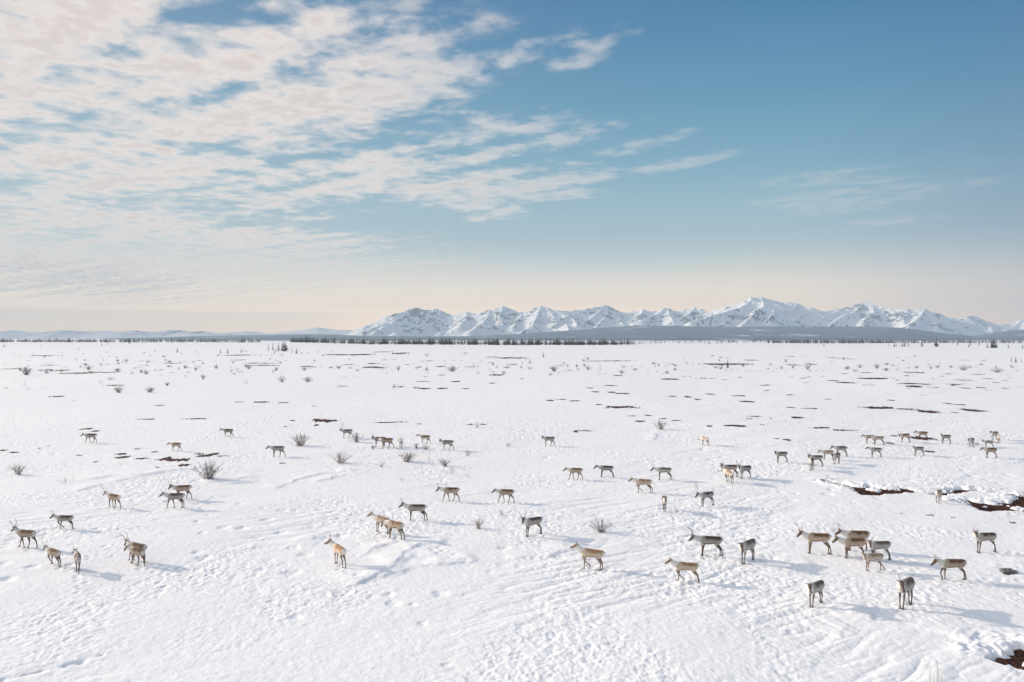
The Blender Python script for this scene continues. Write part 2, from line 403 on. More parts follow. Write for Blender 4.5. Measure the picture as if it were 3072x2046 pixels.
# ------------------------------------------------------------------ the herd: where each animal stands and how
B1 = (2000, 1560, 500 / 2355.); B2 = (2660, 1560, 412 / 2153.)
DN = (12, 8, 0, -32)          # head low, forward
MD_ = (24, 5, 0, -28)         # head level
UP = (44, 5, 5, -18)          # head up
CAMH = (36, 40, 38, -25)      # head turned to the camera
CAML = (30, 28, 26, -46)      # head low, facing the camera
HERD = [
 # tile, x, y of the feet, height, heading, legs FL FR RL RR, neck/head, antlers (left, right), coat, label
 (T[0], 832, 270, 86, 180, 'fbwf', DN, 'SS', 'k', "grey caribou striding just below two thin heath streaks at far left"),
 (T[0], 1612, 345, 77, 180, 'nobf', DN, '00', 'b', "small antlerless caribou walking beside the broken dark heath patches at left"),
 (T[0], 2090, 213, 75, 180, 'nlbf', DN, 'M0', 'k', "lone far caribou walking left, highest on the snow in the left third"),
 (T[0], 1035, 858, 122, 158, 'nbfb', MD_, 'LM', 'b', "brown-backed caribou with a tall antler, alone between the pair and the leftmost group"),
 (T[0], 1678, 782, 128, 180, 'nnwf', (34, 45, 30, -25), 'MM', 'b', "dark-faced caribou looking at the camera behind a grey striding one at left"),
 (T[0], 1608, 866, 134, 180, 'fbno', MD_, 'S0', 'k', "grey striding caribou in front of a dark-faced one at left"),
 (T[0], 588, 1056, 122, 180, 'lnwo', MD_, 'MM', 'k', "caribou with a very dark saddle walking with a foreleg lifted, top of leftmost group"),
 (T[0], 235, 1232, 158, 166, 'bffb', (38, 0, 0, -25), 'LL', 'b', "leftmost caribou, brown saddle and tall antlers, in long stride"),
 (T[0], 485, 1396, 145, 152, 'lnbw', MD_, 'MM', 'b', "mottled brown caribou trotting with a foreleg lifted, left of a pale calf"),
 (T[0], 705, 1450, 152, 124, 'nbfb', (28, 15, 15, -25), 'S0', 'p', "pale young caribou seen from behind at the lower left"),
 (T[0], 1255, 1362, 165, 158, 'fnon', (30, 0, 0, -45), 'LL', 'b', "dark-saddled antlered caribou half hidden behind another one at lower left"),
 (T[0], 1248, 1392, 150, 152, 'nffb', (16, 15, 0, -42), '00', 'b', "brown caribou with head lowered, covering a second one at lower left"),
 (T[1], 195, 396, 100, 180, 'nnfb', DN, '00', 'g', "antlerless caribou walking left of a tall fan-shaped shrub"),
 (T[1], 832, 227, 80, 200, 'nnfb', (40, 40, 25, -20), '00', 'g', "far grey caribou looking at the camera beside pale upright twigs"),
 (T[1], 1130, 302, 90, 196, 'nnon', (38, 45, 25, -20), 'MM', 'g', "antlered caribou facing the camera behind a brown-backed one in the middle group"),
 (T[1], 1198, 320, 96, 180, 'nofb', (14, -35, -30, -25), '00', 'b', "brown-backed caribou in front of an antlered one in the middle group"),
 (T[1], 1330, 311, 86, 108, 'nnno', (-12, 10, 0, -50), '00', 'p', "pale caribou with its head down, seen from behind above a dense shrub"),
 (T[1], 1550, 272, 77, 180, 'nnbf', (34, 5, 0, -18), '00', 'b', "caribou with a pale raised head standing above two small twig tufts"),
 (T[1], 1755, 335, 90, 180, 'nnbf', CAMH, '00', 'k', "black-backed caribou looking at the camera, rightmost of the middle far group"),
 (T[1], 1785, 806, 126, 180, 'fbwf', DN, 'MM', 'b', "long-striding antlered caribou, left one of two striding in the middle"),
 (T[1], 2292, 816, 120, 180, 'fbwf', DN, '00', 'b', "antlerless striding caribou, right one of two striding in the middle"),
 (T[1], 1468, 985, 146, 180, 'nnob', (30, 0, 0, -30), 'MM', 'k', "white-necked caribou with a dark saddle standing behind the tan pair"),
 (T[1], 1150, 1098, 150, 146, 'nnoo', (34, 15, 10, -25), 'S0', 'p', "pale caribou of the tan pair, head raised to the left"),
 (T[1], 1272, 1158, 158, 148, 'noob', (-5, 10, 0, -55), '00', 't', "tan caribou with a dark rump of the tan pair, head hidden"),
 (T[1], 760, 1398, 176, 128, 'noow', (44, 30, 25, -18), 'MM', 't', "lone tan caribou seen from behind, looking left with uneven antlers"),
 (T[2], 337, 301, 87, 184, 'nnwf', CAMH, '00', 'g', "lone far grey caribou looking at the camera in the middle of the plain"),
 (T[2], 580, 606, 106, 180, 'fbfw', DN, '00', 'b', "antlerless caribou striding, left of a walking antlered one"),
 (T[2], 860, 586, 107, 180, 'nobw', DN, 'SS', 'g', "grey antlered caribou walking above and left of a tan one"),
 (T[2], 1392, 610, 114, 180, 'nnob', DN, 'S0', 'g', "grey caribou standing with a hind leg stretched back above a tan one"),
 (T[2], 1205, 728, 124, 168, 'nlob', MD_, 'SS', 't', "tan caribou walking below a pair of grey ones, nearest the middle"),
 (T[2], 1772, 293, 80, 118, 'nnob', (-8, 0, 0, -50), '00', 'p', "small far caribou with head down, alone left of the dark heath spots"),
 (T[2], 2002, 586, 114, 180, 'nnob', (36, 40, 25, -25), 'SS', 'k', "dark-backed caribou behind a pale one seen from behind"),
 (T[2], 1997, 636, 112, 100, 'nnno', (10, 20, 0, -35), '00', 'p', "pale caribou seen from behind in front of a dark-backed one"),
 (T[2], 2138, 598, 118, 208, 'nnob', (34, 25, 20, -22), 'VV', 'g', "caribou with wide antlers standing right of a dark-backed one"),
 (T[2], 1402, 892, 128, 262, 'nnow', (50, 2, 0, -30), '00', 'g', "antlerless dark-faced caribou facing the camera head-on"),
 (T[2], 1785, 846, 128, 208, 'nnbw', (14, 5, 0, -30), 'VS', 'g', "grey caribou with head lowered in front of two tall bare twigs"),
 (T[2], 185, 1122, 160, 214, 'nnob', (40, 30, 15, -30), 'VV', 'k', "white-necked caribou with upright antlers facing the camera, alone in the middle foreground"),
 (T[2], 725, 1424, 180, 164, 'nlno', (46, 8, 0, -16), 'S0', 't', "tan caribou with raised head in the middle foreground, right of the open shrub"),
 (T[2], 1810, 1306, 178, 180, 'nnob', (16, 5, 0, -35), 'LL', 'k', "big-antlered caribou with a dark saddle standing left of one facing the camera"),
 (T[2], 2165, 1364, 190, 220, 'nnno', CAML, '00', 'g', "antlerless caribou facing the camera with lowered head, right of a big-antlered one"),
 (T[2], 1592, 1540, 172, 174, 'lnwb', (36, 5, 0, -24), 'S0', 't', "tan caribou walking with a foreleg lifted in front of the big-antlered one"),
 (T[3], 122, 450, 98, 190, 'nnob', (36, 40, 25, -22), 'S0', 'g', "grey caribou looking at the camera, alone left of the right-hand cluster"),
 (T[3], 440, 486, 102, 182, 'nnob', (28, 35, 20, -25), 'VV', 'g', "antlered caribou half hidden behind a small one in the right-hand cluster"),
 (T[3], 402, 521, 104, 238, 'nnob', (32, 20, 10, -30), '00', 'k', "small dark-legged caribou facing the camera, front left of the right-hand cluster"),
 (T[3], 548, 425, 88, 180, 'nnob', DN, 'SS', 'p', "pale antlered caribou between two others in the right-hand cluster"),
 (T[3], 668, 394, 94, 180, 'nnob', DN, '00', 'g', "long-bodied caribou, uppermost of the right-hand cluster"),
 (T[3], 630, 462, 98, 218, 'nnno', (16, 10, 10, -30), '00', 'k', "dark antlerless caribou, lower right of the right-hand cluster"),
 (T[3], 935, 272, 76, 180, 'nnob', (24, 5, 0, -25), '00', 'p', "pale caribou at the end of the long heath streak, behind another"),
 (T[3], 1012, 287, 80, 168, 'nnob', (8, 10, 0, -35), '00', 'p', "pale caribou at the end of the long heath streak, in front of another"),
 (T[3], 987, 399, 88, 180, 'nnob', (26, 5, 0, -25), '00', 'g', "grey antlerless caribou alone between the right-hand cluster and the heath dots"),
 (T[3], 1258, 263, 82, 190, 'nnbw', (8, 25, 30, -35), 'VV', 'b', "wide-antlered brown caribou left of the one on the dark heath patch"),
 (T[3], 1420, 241, 76, 180, 'nnnb', MD_, '00', 'b', "tan-brown caribou standing on the dark heath patch"),
 (T[3], 1632, 274, 80, 186, 'nnob', (38, 40, 25, -22), '00', 'g', "grey caribou looking at the camera right of the dark heath patch"),
 (T[3], 1382, 386, 82, 184, 'nnwb', (36, 40, 25, -22), '00', 'g', "grey caribou looking at the camera below the dark heath patch"),
 (T[3], 1870, 309, 84, 216, 'nnno', (14, 10, 0, -35), '00', 'g', "grey caribou with lowered head left of the right-edge group"),
 (T[3], 2082, 243, 78, 204, 'nnno', (30, 10, 0, -25), '00', 'g', "grey caribou, uppermost of the right-edge group"),
 (T[3], 2122, 269, 66, 62, 'nnob', (32, 0, 0, -20), '00', 't', "tan caribou facing away to the right in the right-edge group"),
 (T[3], 2028, 312, 64, 166, 'nnob', (26, 30, 20, -25), 'MM', 'g', "antlered grey caribou behind the brown one of the right-edge group"),
 (T[3], 2045, 407, 92, 180, 'nnob', (18, 5, 0, -28), '00', 'b', "brown-backed antlerless caribou, lowest of the right-edge group"),
 (T[3], 1570, 820, 116, 226, 'nnob', (24, 20, 12, -32), 'SS', 'p', "pale caribou facing the camera at the edge of the melted trench"),
 (T[3], 450, 1290, 184, 176, 'nnob', (34, 15, 15, -26), 'VM', 'b', "brown-backed antlered caribou standing apart left of the close foreground cluster"),
 (T[3], 785, 1330, 178, 180, 'nnno', (22, 5, 0, -30), 'ML', 'b', "tan-brown antlered caribou in the middle of the close foreground cluster"),
 (T[3], 815, 1262, 178, 180, 'nnno', (18, 0, 0, -28), 'MM', 'b', "brown antlered caribou at the back of the close foreground cluster"),
 (T[3], 1022, 1352, 172, 188, 'nnob', (38, 45, 25, -28), 'V0', 'g', "white-flanked caribou with one long antler at the right of the close foreground cluster"),
 (T[3], 965, 1450, 156, 188, 'nnlo', (28, 45, 25, -25), '00', 'p', "small pale caribou lifting a hind leg, front of the close foreground cluster"),
 (T[3], 1995, 1277, 174, 188, 'nnob', (46, 40, 25, -22), 'SS', 'k', "dark-backed caribou with head high looking at the camera, right of the foreground cluster"),
 (T[3], 1700, 1530, 182, 180, 'rnob', (10, 5, 0, -32), 'M0', 'b', "large brown caribou in a long stride at lower right"),
 (B1, 2108, 1198, 308, 219, 'nnno', (42, 24, 16, -40), 'S0', 'g', "small grey young caribou facing the camera at the bottom, left of a long-antlered one"),
 (B2, 300, 1360, 404, 221, 'nnno', (40, 24, 16, -42), 'VV', 'g', "nearest caribou, long upright antlers, facing the camera at the bottom right"),
]


# hoof trails leading up to each animal
TRAILS = []
for h_ in HERD:
    X_t, Y_t = full(h_[0], h_[1], h_[2])
    gx_, gy_ = flat(X_t, Y_t)
    if gy_ > 75: continue
    hd_t = R(h_[4]); bend = rnd.uniform(-.09, .09)
    px_, py_ = gx_, gy_; st = []
    for q_ in range(rnd.choice([5, 8, 12])):
        lat = .13 if q_ % 2 else -.13
        st.append((px_ - math.sin(hd_t) * lat + rnd.gauss(0, .09), py_ + math.cos(hd_t) * lat + rnd.gauss(0, .04)))
        px_ -= math.cos(hd_t) * .42; py_ -= math.sin(hd_t) * .42; hd_t += bend * .3
    TRAILS.append(np.array(st))


def surface(x, y):
    """full snow surface: height and heath mask (arrays)"""
    h = macro(x, y)
    m, carve, rim = heath_mask(x, y)
    d = np.hypot(x, y)
    k = np.where((d < 190) & (d > 2) & (y > -5))[0]
    X, Y, D = x[k], y[k], d[k]
    fade = 1 - sstep(D, 70, 185)
    tr = sstep(fbm(X / 7.5 + 31, Y / 9 + 5, 3), -.25, .75)          # where the herd has trampled
    wxx = X + .10 * perlin(X / .35, Y / .35); wyy = Y + .10 * perlin(X / .35 + 9, Y / .35 + 4)
    p1 = pits(wxx, wyy, .62, .26, .55, 13)
    p2 = pits(wxx + 3.3, wyy + 1.1, .36, .15, .55, 29)
    p3 = pits(wxx * .92 + 1.3, wyy * .92 - 2, 1.35, .34, .35, 41)
    hh = -(.025 * p1 + .022 * p2) * (.22 + .78 * tr) - .055 * p3 * (.15 + .85 * sstep(fbm(X / 13 + 7, Y / 15 + 60, 2), 0.05, .5))
    lumps = .0135 * fbm(X / .62, Y / .62, 3, .6) * (.36 + .9 * tr) + .0125 * fbm(X / .24 + 4, Y / .24, 2, .6) * (.42 + .85 * tr)
    # wind-carved ridges
    c, s = math.cos(R(30)), math.sin(R(30))
    u, v = X * c + Y * s, -X * s + Y * c
    sas = np.abs(perlin(u / 5.5 + .5 * perlin(X / 3, Y / 3), v / 1.05))
    sas2 = np.abs(perlin(u / 2.4 + 30, v / .42 + .3 * perlin(X, Y)))
    wind = sstep(fbm(X / 16 + 90, Y / 18 + 44, 2), -.15, .45)
    hh = hh + lumps - (.045 * (1 - sas) ** 3 + .020 * (1 - sas2) ** 3) * wind
    # broken snow blocks along the rims of the melt trenches
    hh = hh + rim[k] * (.05 + .13 * np.abs(fbm(X / .7 + 3, Y / .5, 2)) + .03 * perlin(X / .2, Y / .2))
    for st in TRAILS:
        lo, hi = st.min(0) - .4, st.max(0) + .4
        kk = np.where((X > lo[0]) & (X < hi[0]) & (Y > lo[1]) & (Y < hi[1]))[0]
        if not len(kk): continue
        for sx_, sy_ in st:
            q = ((X[kk] - sx_) ** 2 + (Y[kk] - sy_) ** 2) / .0196
            hh[kk] -= .030 * np.exp(-q) - .009 * np.exp(-((np.sqrt(q) - 1.7) / .5) ** 2)
    # a few long wind drifts with a steep lee side
    for pl, amp in DRIFT:
        for (ax, ay), (bx, by) in zip(pl[:-1], pl[1:]):
            ex, ey = bx - ax, by - ay
            L_ = math.hypot(ex, ey)
            kk = np.where((np.abs(X - (ax + bx) / 2) < L_ / 2 + 3) & (np.abs(Y - (ay + by) / 2) < L_ / 2 + 3))[0]
            xx, yy = X[kk], Y[kk]
            t = ((xx - ax) * ex + (yy - ay) * ey) / (L_ * L_)
            q = ((xx - ax) * ey - (yy - ay) * ex) / L_ + .30 * perlin(xx / 1.1, yy / 1.1) + .10 * perlin(xx / .35, yy / .35)
            w = sstep(t, -.25, .15) * (1 - sstep(t, .85, 1.25))
            prof = np.where(q < 0, np.exp(-(q / 1.3) ** 2), np.exp(-(q / .26) ** 2))
            brk = .35 + .65 * sstep(perlin(xx / 1.7 + 3, yy / 1.7), -.45, .35)
            hh[kk] = np.maximum(hh[kk], hh[kk] * (1 - w * prof * .4) + .66 * amp * brk * w * prof)
    # ski-like drag line in the lower left corner
    for (ax, ay), (bx, by) in zip(DRAG[:-1], DRAG[1:]):
        ex, ey = bx - ax, by - ay
        t = np.clip(((X - ax) * ex + (Y - ay) * ey) / (ex * ex + ey * ey), 0, 1)
        q = np.hypot(X - ax - t * ex, Y - ay - t * ey) + .05 * perlin(X / .3, Y / .3)
        hh = hh - .05 * (.3 + .7 * sstep(perlin(X / .8 + 2, Y / .8), -.3, .3)) * np.exp(-(q / .13) ** 2)
    open_ = 1 - sstep(m[k], -.3, .2)
    h[k] += hh * fade * (.25 + .75 * open_) + (1 - fade) * .03 * fbm(X / 2.4, Y / 4, 2)
    h -= carve
    # tussocks of heath stand a little proud
    hk = np.where(m > 0)[0]
    h[hk] += .05 * perlin(x[hk] / .25, y[hk] / .25) * sstep(m[hk], 0, .3)
    return h, m


DRIFT = [([flat(*full(r_, *p)) for p in pl], a_) for r_, pl, a_ in [
    (T[1], [(900, 1560), (1200, 1420), (1300, 1330), (1360, 1250)], .15), (T[1], [(1150, 1500), (1450, 1400), (1700, 1380), (2000, 1340)], .12),
    (T[1], [(940, 1300), (1130, 1210), (1260, 1165)], .13), (T[1], [(180, 670), (330, 600), (600, 545), (1000, 500)], .13), (T[1], [(560, 612), (760, 562), (1000, 522), (1100, 500)], .11),
    (T[1], [(1380, 1230), (1500, 1180), (1700, 1190)], .14), (T[1], [(1290, 1420), (1400, 1330), (1620, 1280)], .12), (T[1], [(520, 1210), (500, 1120), (560, 1080)], .08),
    (T[0], [(700, 700), (1100, 605), (1500, 525), (1900, 480)], .10), (T[0], [(780, 600), (1050, 560), (1350, 560)], .10), (T[0], [(1900, 620), (2150, 590), (2350, 560)], .10),
    (B3, [(1000, 425), (1150, 478), (1310, 508)], .10), (B3, [(1640, 545), (1880, 615), (2000, 648)], .12), (B3, [(1055, 615), (1120, 585), (1200, 572)], .07),
    (T[2], [(1300, 240), (1310, 200), (1380, 165)], .10), (T[2], [(0, 1330), (300, 1290), (560, 1230)], .07), (T[3], [(20, 1420), (150, 1380), (420, 1390)], .09)]]
DRAG = [flat(*full((0, 1640, .43482), *p)) for p in [(-120, 960), (0, 915), (150, 880), (300, 845), (420, 810), (560, 778), (690, 735)]]


# ------------------------------------------------------------------ mesh helpers
def tag(o, label=None, cat=None, group=None, kind=None):
    if label: o['label'] = label
    if cat: o['category'] = cat
    if group: o['group'] = group
    if kind: o['kind'] = kind
    return o


def link(name, me, mats, parent=None, smooth=True):
    o = bpy.data.objects.new(name, me)
    for mt in (mats if isinstance(mats, (list, tuple)) else [mats]):
        if len(me.materials) < len(mats if isinstance(mats, (list, tuple)) else [mats]):
            me.materials.append(mt)
    col.objects.link(o)
    if parent: o.parent = parent
    if smooth and len(me.polygons):
        me.polygons.foreach_set('use_smooth', np.ones(len(me.polygons), bool))
    return o


def mesh_np(name, verts, faces):
    """mesh from numpy arrays; faces (n,4) or (n,3)"""
    me = bpy.data.meshes.new(name)
    k = faces.shape[1]
    me.vertices.add(len(verts)); me.vertices.foreach_set('co', np.ascontiguousarray(verts, np.float32).ravel())
    me.loops.add(faces.size); me.loops.foreach_set('vertex_index', np.ascontiguousarray(faces, np.int32).ravel())
    me.polygons.add(len(faces)); me.polygons.foreach_set('loop_start', np.arange(0, faces.size, k, dtype=np.int32))
    me.update(calc_edges=True)
    return me


def empty(name, loc, rz=0.0, scale=1.0):
    o = bpy.data.objects.new(name, None)
    o.location = loc; o.rotation_euler = (0, 0, rz); o.scale = (scale,) * 3
    o.empty_display_size = .3
    col.objects.link(o)
    return o


def new_mat(name):
    m = bpy.data.materials.new(name)
    m.use_nodes = True
    t = m.node_tree
    return m, G(t), t.nodes['Principled BSDF']


# ------------------------------------------------------------------ ground sheet
mat_ground, gg, bs = new_mat("snow_and_heath")
geo = gg.n('ShaderNodeNewGeometry').outputs['Position']
att = gg.n('ShaderNodeAttribute', attribute_name='heath').outputs['Fac']
nz = gg.noise(geo, 2.2, 4.0, .6)
hm = gg.ss(gg.m('ADD', att, gg.m('MULTIPLY', gg.m('SUBTRACT', nz, .5), .5)), -.04, .10)
snow = gg.mix(gg.noise(geo, .05, 3.0), (.875, .87, .87, 1), (.91, .905, .90, 1))
hn = gg.noise(geo, 3.0, 5.0, .7)
heath = gg.ramp(hn, [(.25, (.018, .007, .006, 1)), (.5, (.06, .021, .015, 1)), (.72, (.13, .066, .032, 1)), (.85, (.20, .13, .08, 1))])
gg.put(bs.inputs['Base Color'], gg.mix(hm, snow, heath))
bs.inputs['Roughness'].default_value = .75
bs.inputs['Specular IOR Level'].default_value = .25
bump = gg.n('ShaderNodeBump')
bump.inputs['Strength'].default_value = .35
bump.inputs['Distance'].default_value = .03
gg.put(bump.inputs['Height'], gg.noise(geo, 9.0, 3.0, .6))
gg.put(bs.inputs['Normal'], bump.outputs[0])

ys = np.concatenate([np.arange(362, 3, -.42), 3 * np.geomspace(1, .26, 20)[1:]])
dist = np.concatenate([np.linspace(1.5, CAM_H * 682.67 / 362 - .2, 26), CAM_H * 682.67 / ys])
dist[-1] = 9900
tn = np.arange(-1.0, 1.0001, .00105)
a_in = np.arctan(tn)
a_out = np.linspace(a_in[-1], 2 * np.pi + a_in[0], 110)[1:-1]
azs = np.concatenate([a_in, a_out])
# dense columns keep a constant depth (y) like the picture rows, outside they are a disc
D, A = np.meshgrid(dist, azs, indexing='ij')
rad = np.where(np.abs(((A + np.pi) % (2 * np.pi)) - np.pi) <= np.pi / 4 + 1e-6, 1 / np.maximum(np.cos(A), .70), 1 / .7071)
gx, gy = (D * rad * np.sin(A)).ravel(), (D * rad * np.cos(A)).ravel()
gz, gm = surface(gx, gy)
nr, nc = D.shape
idx = np.arange(nr * nc).reshape(nr, nc)
nxt = np.roll(idx, -1, axis=1)
quads = np.stack([idx[:-1], nxt[:-1], nxt[1:], idx[1:]], -1).reshape(-1, 4)[:, ::-1]
me = mesh_np("ground", np.stack([gx, gy, gz], -1), quads)
at_ = me.attributes.new('heath', 'FLOAT', 'POINT')
at_.data.foreach_set('value', gm.astype(np.float32))
ground = link("ground", me, mat_ground)
tag(ground, kind='structure')
del D, A, rad, gx, gy, gz, gm, idx, nxt, quads


def at(x, y, micro=True):
    """photo pixel -> point on the snow"""
    X, Y = CAM_H, 0
    h = 0.0
    for _ in range(6):
        d = (CAM_H - h) * FPX / max(y - HOR, 1.2)
        X = (x - CX) / FPX * d
        h = float(macro(np.array([X]), np.array([d]))[0])
    if micro and d < 190:
        h = float(surface(np.array([X]), np.array([d]))[0][0])
    return Vector((X, d, h))


# ------------------------------------------------------------------ mountains and hills
def pxz(reg, cx, cy, dist_):
    X, Y = full(reg, cx, cy)
    return np.array([(X - CX) / FPX * dist_, dist_, CAM_H + (HOR - Y) / FPX * dist_])


def ridge_field(ridges, x, y, slope, pw=.93, floor=-60):
    h = np.full(x.shape, float(floor))
    for pts in ridges:
        for p, q in zip(pts[:-1], pts[1:]):
            e = q - p
            L2 = e[0] ** 2 + e[1] ** 2 + 1e-6
            t = np.clip(((x - p[0]) * e[0] + (y - p[1]) * e[1]) / L2, 0, 1)
            dd = np.hypot(x - p[0] - t * e[0], y - p[1] - t * e[1])
            # smooth maximum keeps the valleys rounded
            c = p[2] + t * e[2] - slope * dd ** pw
            h = np.maximum(h, c) + 7 * np.exp(-np.abs(h - c) / 26.)
    return h


def grid_mesh(name, x, y, h, mat):
    nr, nc = x.shape
    idx = np.arange(nr * nc).reshape(nr, nc)
    f = np.stack([idx[:-1, :-1], idx[:-1, 1:], idx[1:, 1:], idx[1:, :-1]], -1).reshape(-1, 4)
    me = mesh_np(name, np.stack([x.ravel(), y.ravel(), h.ravel()], -1), f)
    return link(name, me, mat)


mat_mtn, mg, mb = new_mat("mountain_snow_and_rock")
pos = mg.n('ShaderNodeNewGeometry').outputs['Position']
nrm = mg.n('ShaderNodeNewGeometry').outputs['Normal']
slope_ = mg.ss(mg.sep(nrm)[2], .93, .60)
rk = mg.noise(mg.mapping(pos, scl=(1, .8, .45)), .007, 7.0, .62, .8)
rk2 = mg.noise(pos, .0016, 2.0)
rock = mg.ss(mg.m('ADD', mg.m('ADD', mg.m('MULTIPLY', slope_, .30), rk), mg.m('MULTIPLY', mg.m('SUBTRACT', rk2, .5), .6)), .60, .70)
mg.put(mb.inputs['Base Color'], mg.mix(rock, (.86, .86, .87, 1), mg.mix(mg.noise(pos, .03, 3.0), (.045, .047, .052, 1), (.085, .082, .082, 1))))
mb.inputs['Roughness'].default_value = .9
mb.inputs['Specular IOR Level'].default_value = .1

MD = 8000.0
ridges = []
crest = [(H1, p) for p in [(850,382),(960,315),(1080,278),(1260,200),(1320,198),(1400,160),(1475,143),(1540,152),(1590,172),(1640,153),(1690,160),(1775,210),(1860,188),(1940,178),(2005,195),(2090,170),(2150,168),(2220,160),(2270,133),(2300,138),(2340,158)]]
crest += [(H2, p) for p in [(10,232),(45,245),(120,240),(190,210),(250,195),(272,182),(310,200),(400,240),(440,232),(520,238),(590,228),(640,232),(710,205),(760,205),(800,192),(855,182),(900,205),(960,245),(1050,250),(1120,235),(1210,217),(1280,245),(1340,240),(1400,205),(1440,220),(1510,235),(1600,220),(1680,207),(1740,215),(1805,250),(1900,215),(1990,190),(2050,180),(2120,150),(2200,115),(2290,103),(2340,120)]]
crest += [(H3, p) for p in [(0,62),(45,78),(150,95),(200,88),(270,105),(340,140),(430,160),(500,180),(560,178),(620,155),(700,140),(770,130),(820,105),(880,100),(950,105),(1040,130),(1110,155),(1150,152),(1280,155),(1400,160),(1440,153),(1500,180),(1560,220),(1640,270),(1700,310),(1780,355),(1850,388)]]
cp = []
for i, (reg, p) in enumerate(crest):
    X = full(reg, *p)[0]
    dd = MD + 260 * math.sin(X / 95.) + 160 * math.sin(X / 41. + 1)
    cp.append(pxz(reg, p[0], p[1], dd))
ridges.append(cp)


def spur(reg, pts, reach=1500.):
    n = len(pts) - 1
    X = full(reg, *pts[0])[0]
    d0 = MD + 260 * math.sin(X / 95.) + 160 * math.sin(X / 41. + 1)
    ridges.append([pxz(reg, px_, py_, d0 - reach * i / n) for i, (px_, py_) in enumerate(pts)])


for reg, pts, rc in [
    (H1, [(1475,143),(1380,205),(1290,250),(1200,300),(1100,345)], 1300), (H1, [(1320,198),(1230,260),(1130,310),(1000,350)], 1000),
    (H1, [(1640,153),(1600,230),(1540,290),(1430,325)], 1300), (H1, [(1690,160),(1690,235),(1600,290),(1450,318),(1280,348)], 1700),
    (H1, [(1775,210),(1790,270),(1800,330),(1700,350)], 1300), (H1, [(1940,178),(1930,240),(1880,290)], 1000),
    (H1, [(2150,168),(2130,230),(2060,290),(1990,330)], 1200), (H1, [(2270,133),(2240,220),(2270,290),(2150,310),(1960,355)], 1800),
    (H2, [(272,182),(238,260),(205,320),(185,380),(100,400)], 1500), (H2, [(310,200),(400,300),(500,340),(520,385)], 1300), (H2, [(120,240),(60,310),(10,370)], 1200),
    (H2, [(440,232),(560,300),(600,350)], 900),
    (H2, [(855,182),(780,245),(700,320),(600,388)], 1500), (H2, [(870,190),(880,270),(810,330),(760,385)], 1500), (H2, [(710,205),(600,250),(520,275),(420,300)], 1000),
    (H2, [(900,205),(980,290),(1010,330)], 900), (H2, [(1210,217),(1180,260),(1150,290)], 700), (H2, [(1400,205),(1330,260),(1250,290),(1180,312)], 900),
    (H2, [(1440,220),(1450,265),(1480,300)], 900), (H2, [(1680,207),(1600,270),(1540,300)], 700),
    (H2, [(1050,315),(980,340),(960,350)], 500),
    (H2, [(2200,115),(2130,185),(2000,225),(1850,270),(1650,310)], 1600), (H2, [(2290,103),(2320,170),(2230,230),(2200,290),(2120,345)], 1700), (H2, [(2130,180),(2080,260),(1990,320),(1900,365)], 1700),
    (H3, [(45,78),(70,130),(40,190),(0,245)], 1500), (H3, [(270,105),(230,150),(190,205),(110,235),(0,285)], 1500), (H3, [(190,205),(260,250),(290,290)], 700),
    (H3, [(430,160),(330,200),(260,235)], 1000), (H3, [(560,178),(420,245),(280,300)], 1200), (H3, [(700,140),(560,210),(480,250),(400,300)], 1400),
    (H3, [(880,100),(800,170),(720,195),(640,240),(560,300)], 1500), (H3, [(950,105),(980,180),(900,225),(860,300)], 1500), (H3, [(1000,200),(1060,250),(1180,290),(1240,325)], 1000),
    (H3, [(1110,155),(1200,190),(1250,250),(1270,320)], 1300), (H3, [(1440,153),(1400,215),(1340,265),(1280,320)], 1400), (H3, [(1500,180),(1540,270),(1560,330)], 1100),
    (H3, [(1640,270),(1660,330),(1700,365)], 700)]:
    spur(reg, pts, rc)
# short rock ribs off the main crest, both sides
rr = random.Random(21)
for i in range(0, len(cp) - 1):
    for k in range(1):
        t = rr.random()
        p = cp[i] * (1 - t) + cp[i + 1] * t
        ln = rr.uniform(160, 420)
        an = rr.uniform(-.9, .9)
        e = p + np.array([math.sin(an) * ln, -math.cos(an) * ln, -ln * rr.uniform(.30, .48)])
        if e[2] > 30:
            mid = (p + e) / 2 + np.array([rr.uniform(-40, 40), 0, rr.uniform(-12, 14)])
            ridges.append([p + np.array([0, 0, -4]), mid, e])
tnm = np.arange((900 - CX) / FPX, (3400 - CX) / FPX, 1.7 / FPX)
rows = np.concatenate([np.linspace(5900, 7000, 60), np.linspace(7010, 8700, 190), np.linspace(8720, 9700, 28)])
Dm, Tm = np.meshgrid(rows, tnm, indexing='ij')
xm, ym = Dm * Tm, Dm
hm_ = ridge_field(ridges, xm, ym, .74, .955)
ero = np.abs(fbm(xm / 210, ym / 260, 4, .55))
hm_ = hm_ + (hm_ > -50) * np.clip((hm_ + 20) / 160, 0, 1) * (20 * (.42 - ero) + 4 * fbm(xm / 45, ym / 52, 2))
hm_ = np.where(hm_ < -5, -25, hm_)
# shave the noise so that the crest keeps the drawn skyline height
o = grid_mesh("mountains", xm, ym, hm_, mat_mtn)
tag(o, kind='structure')

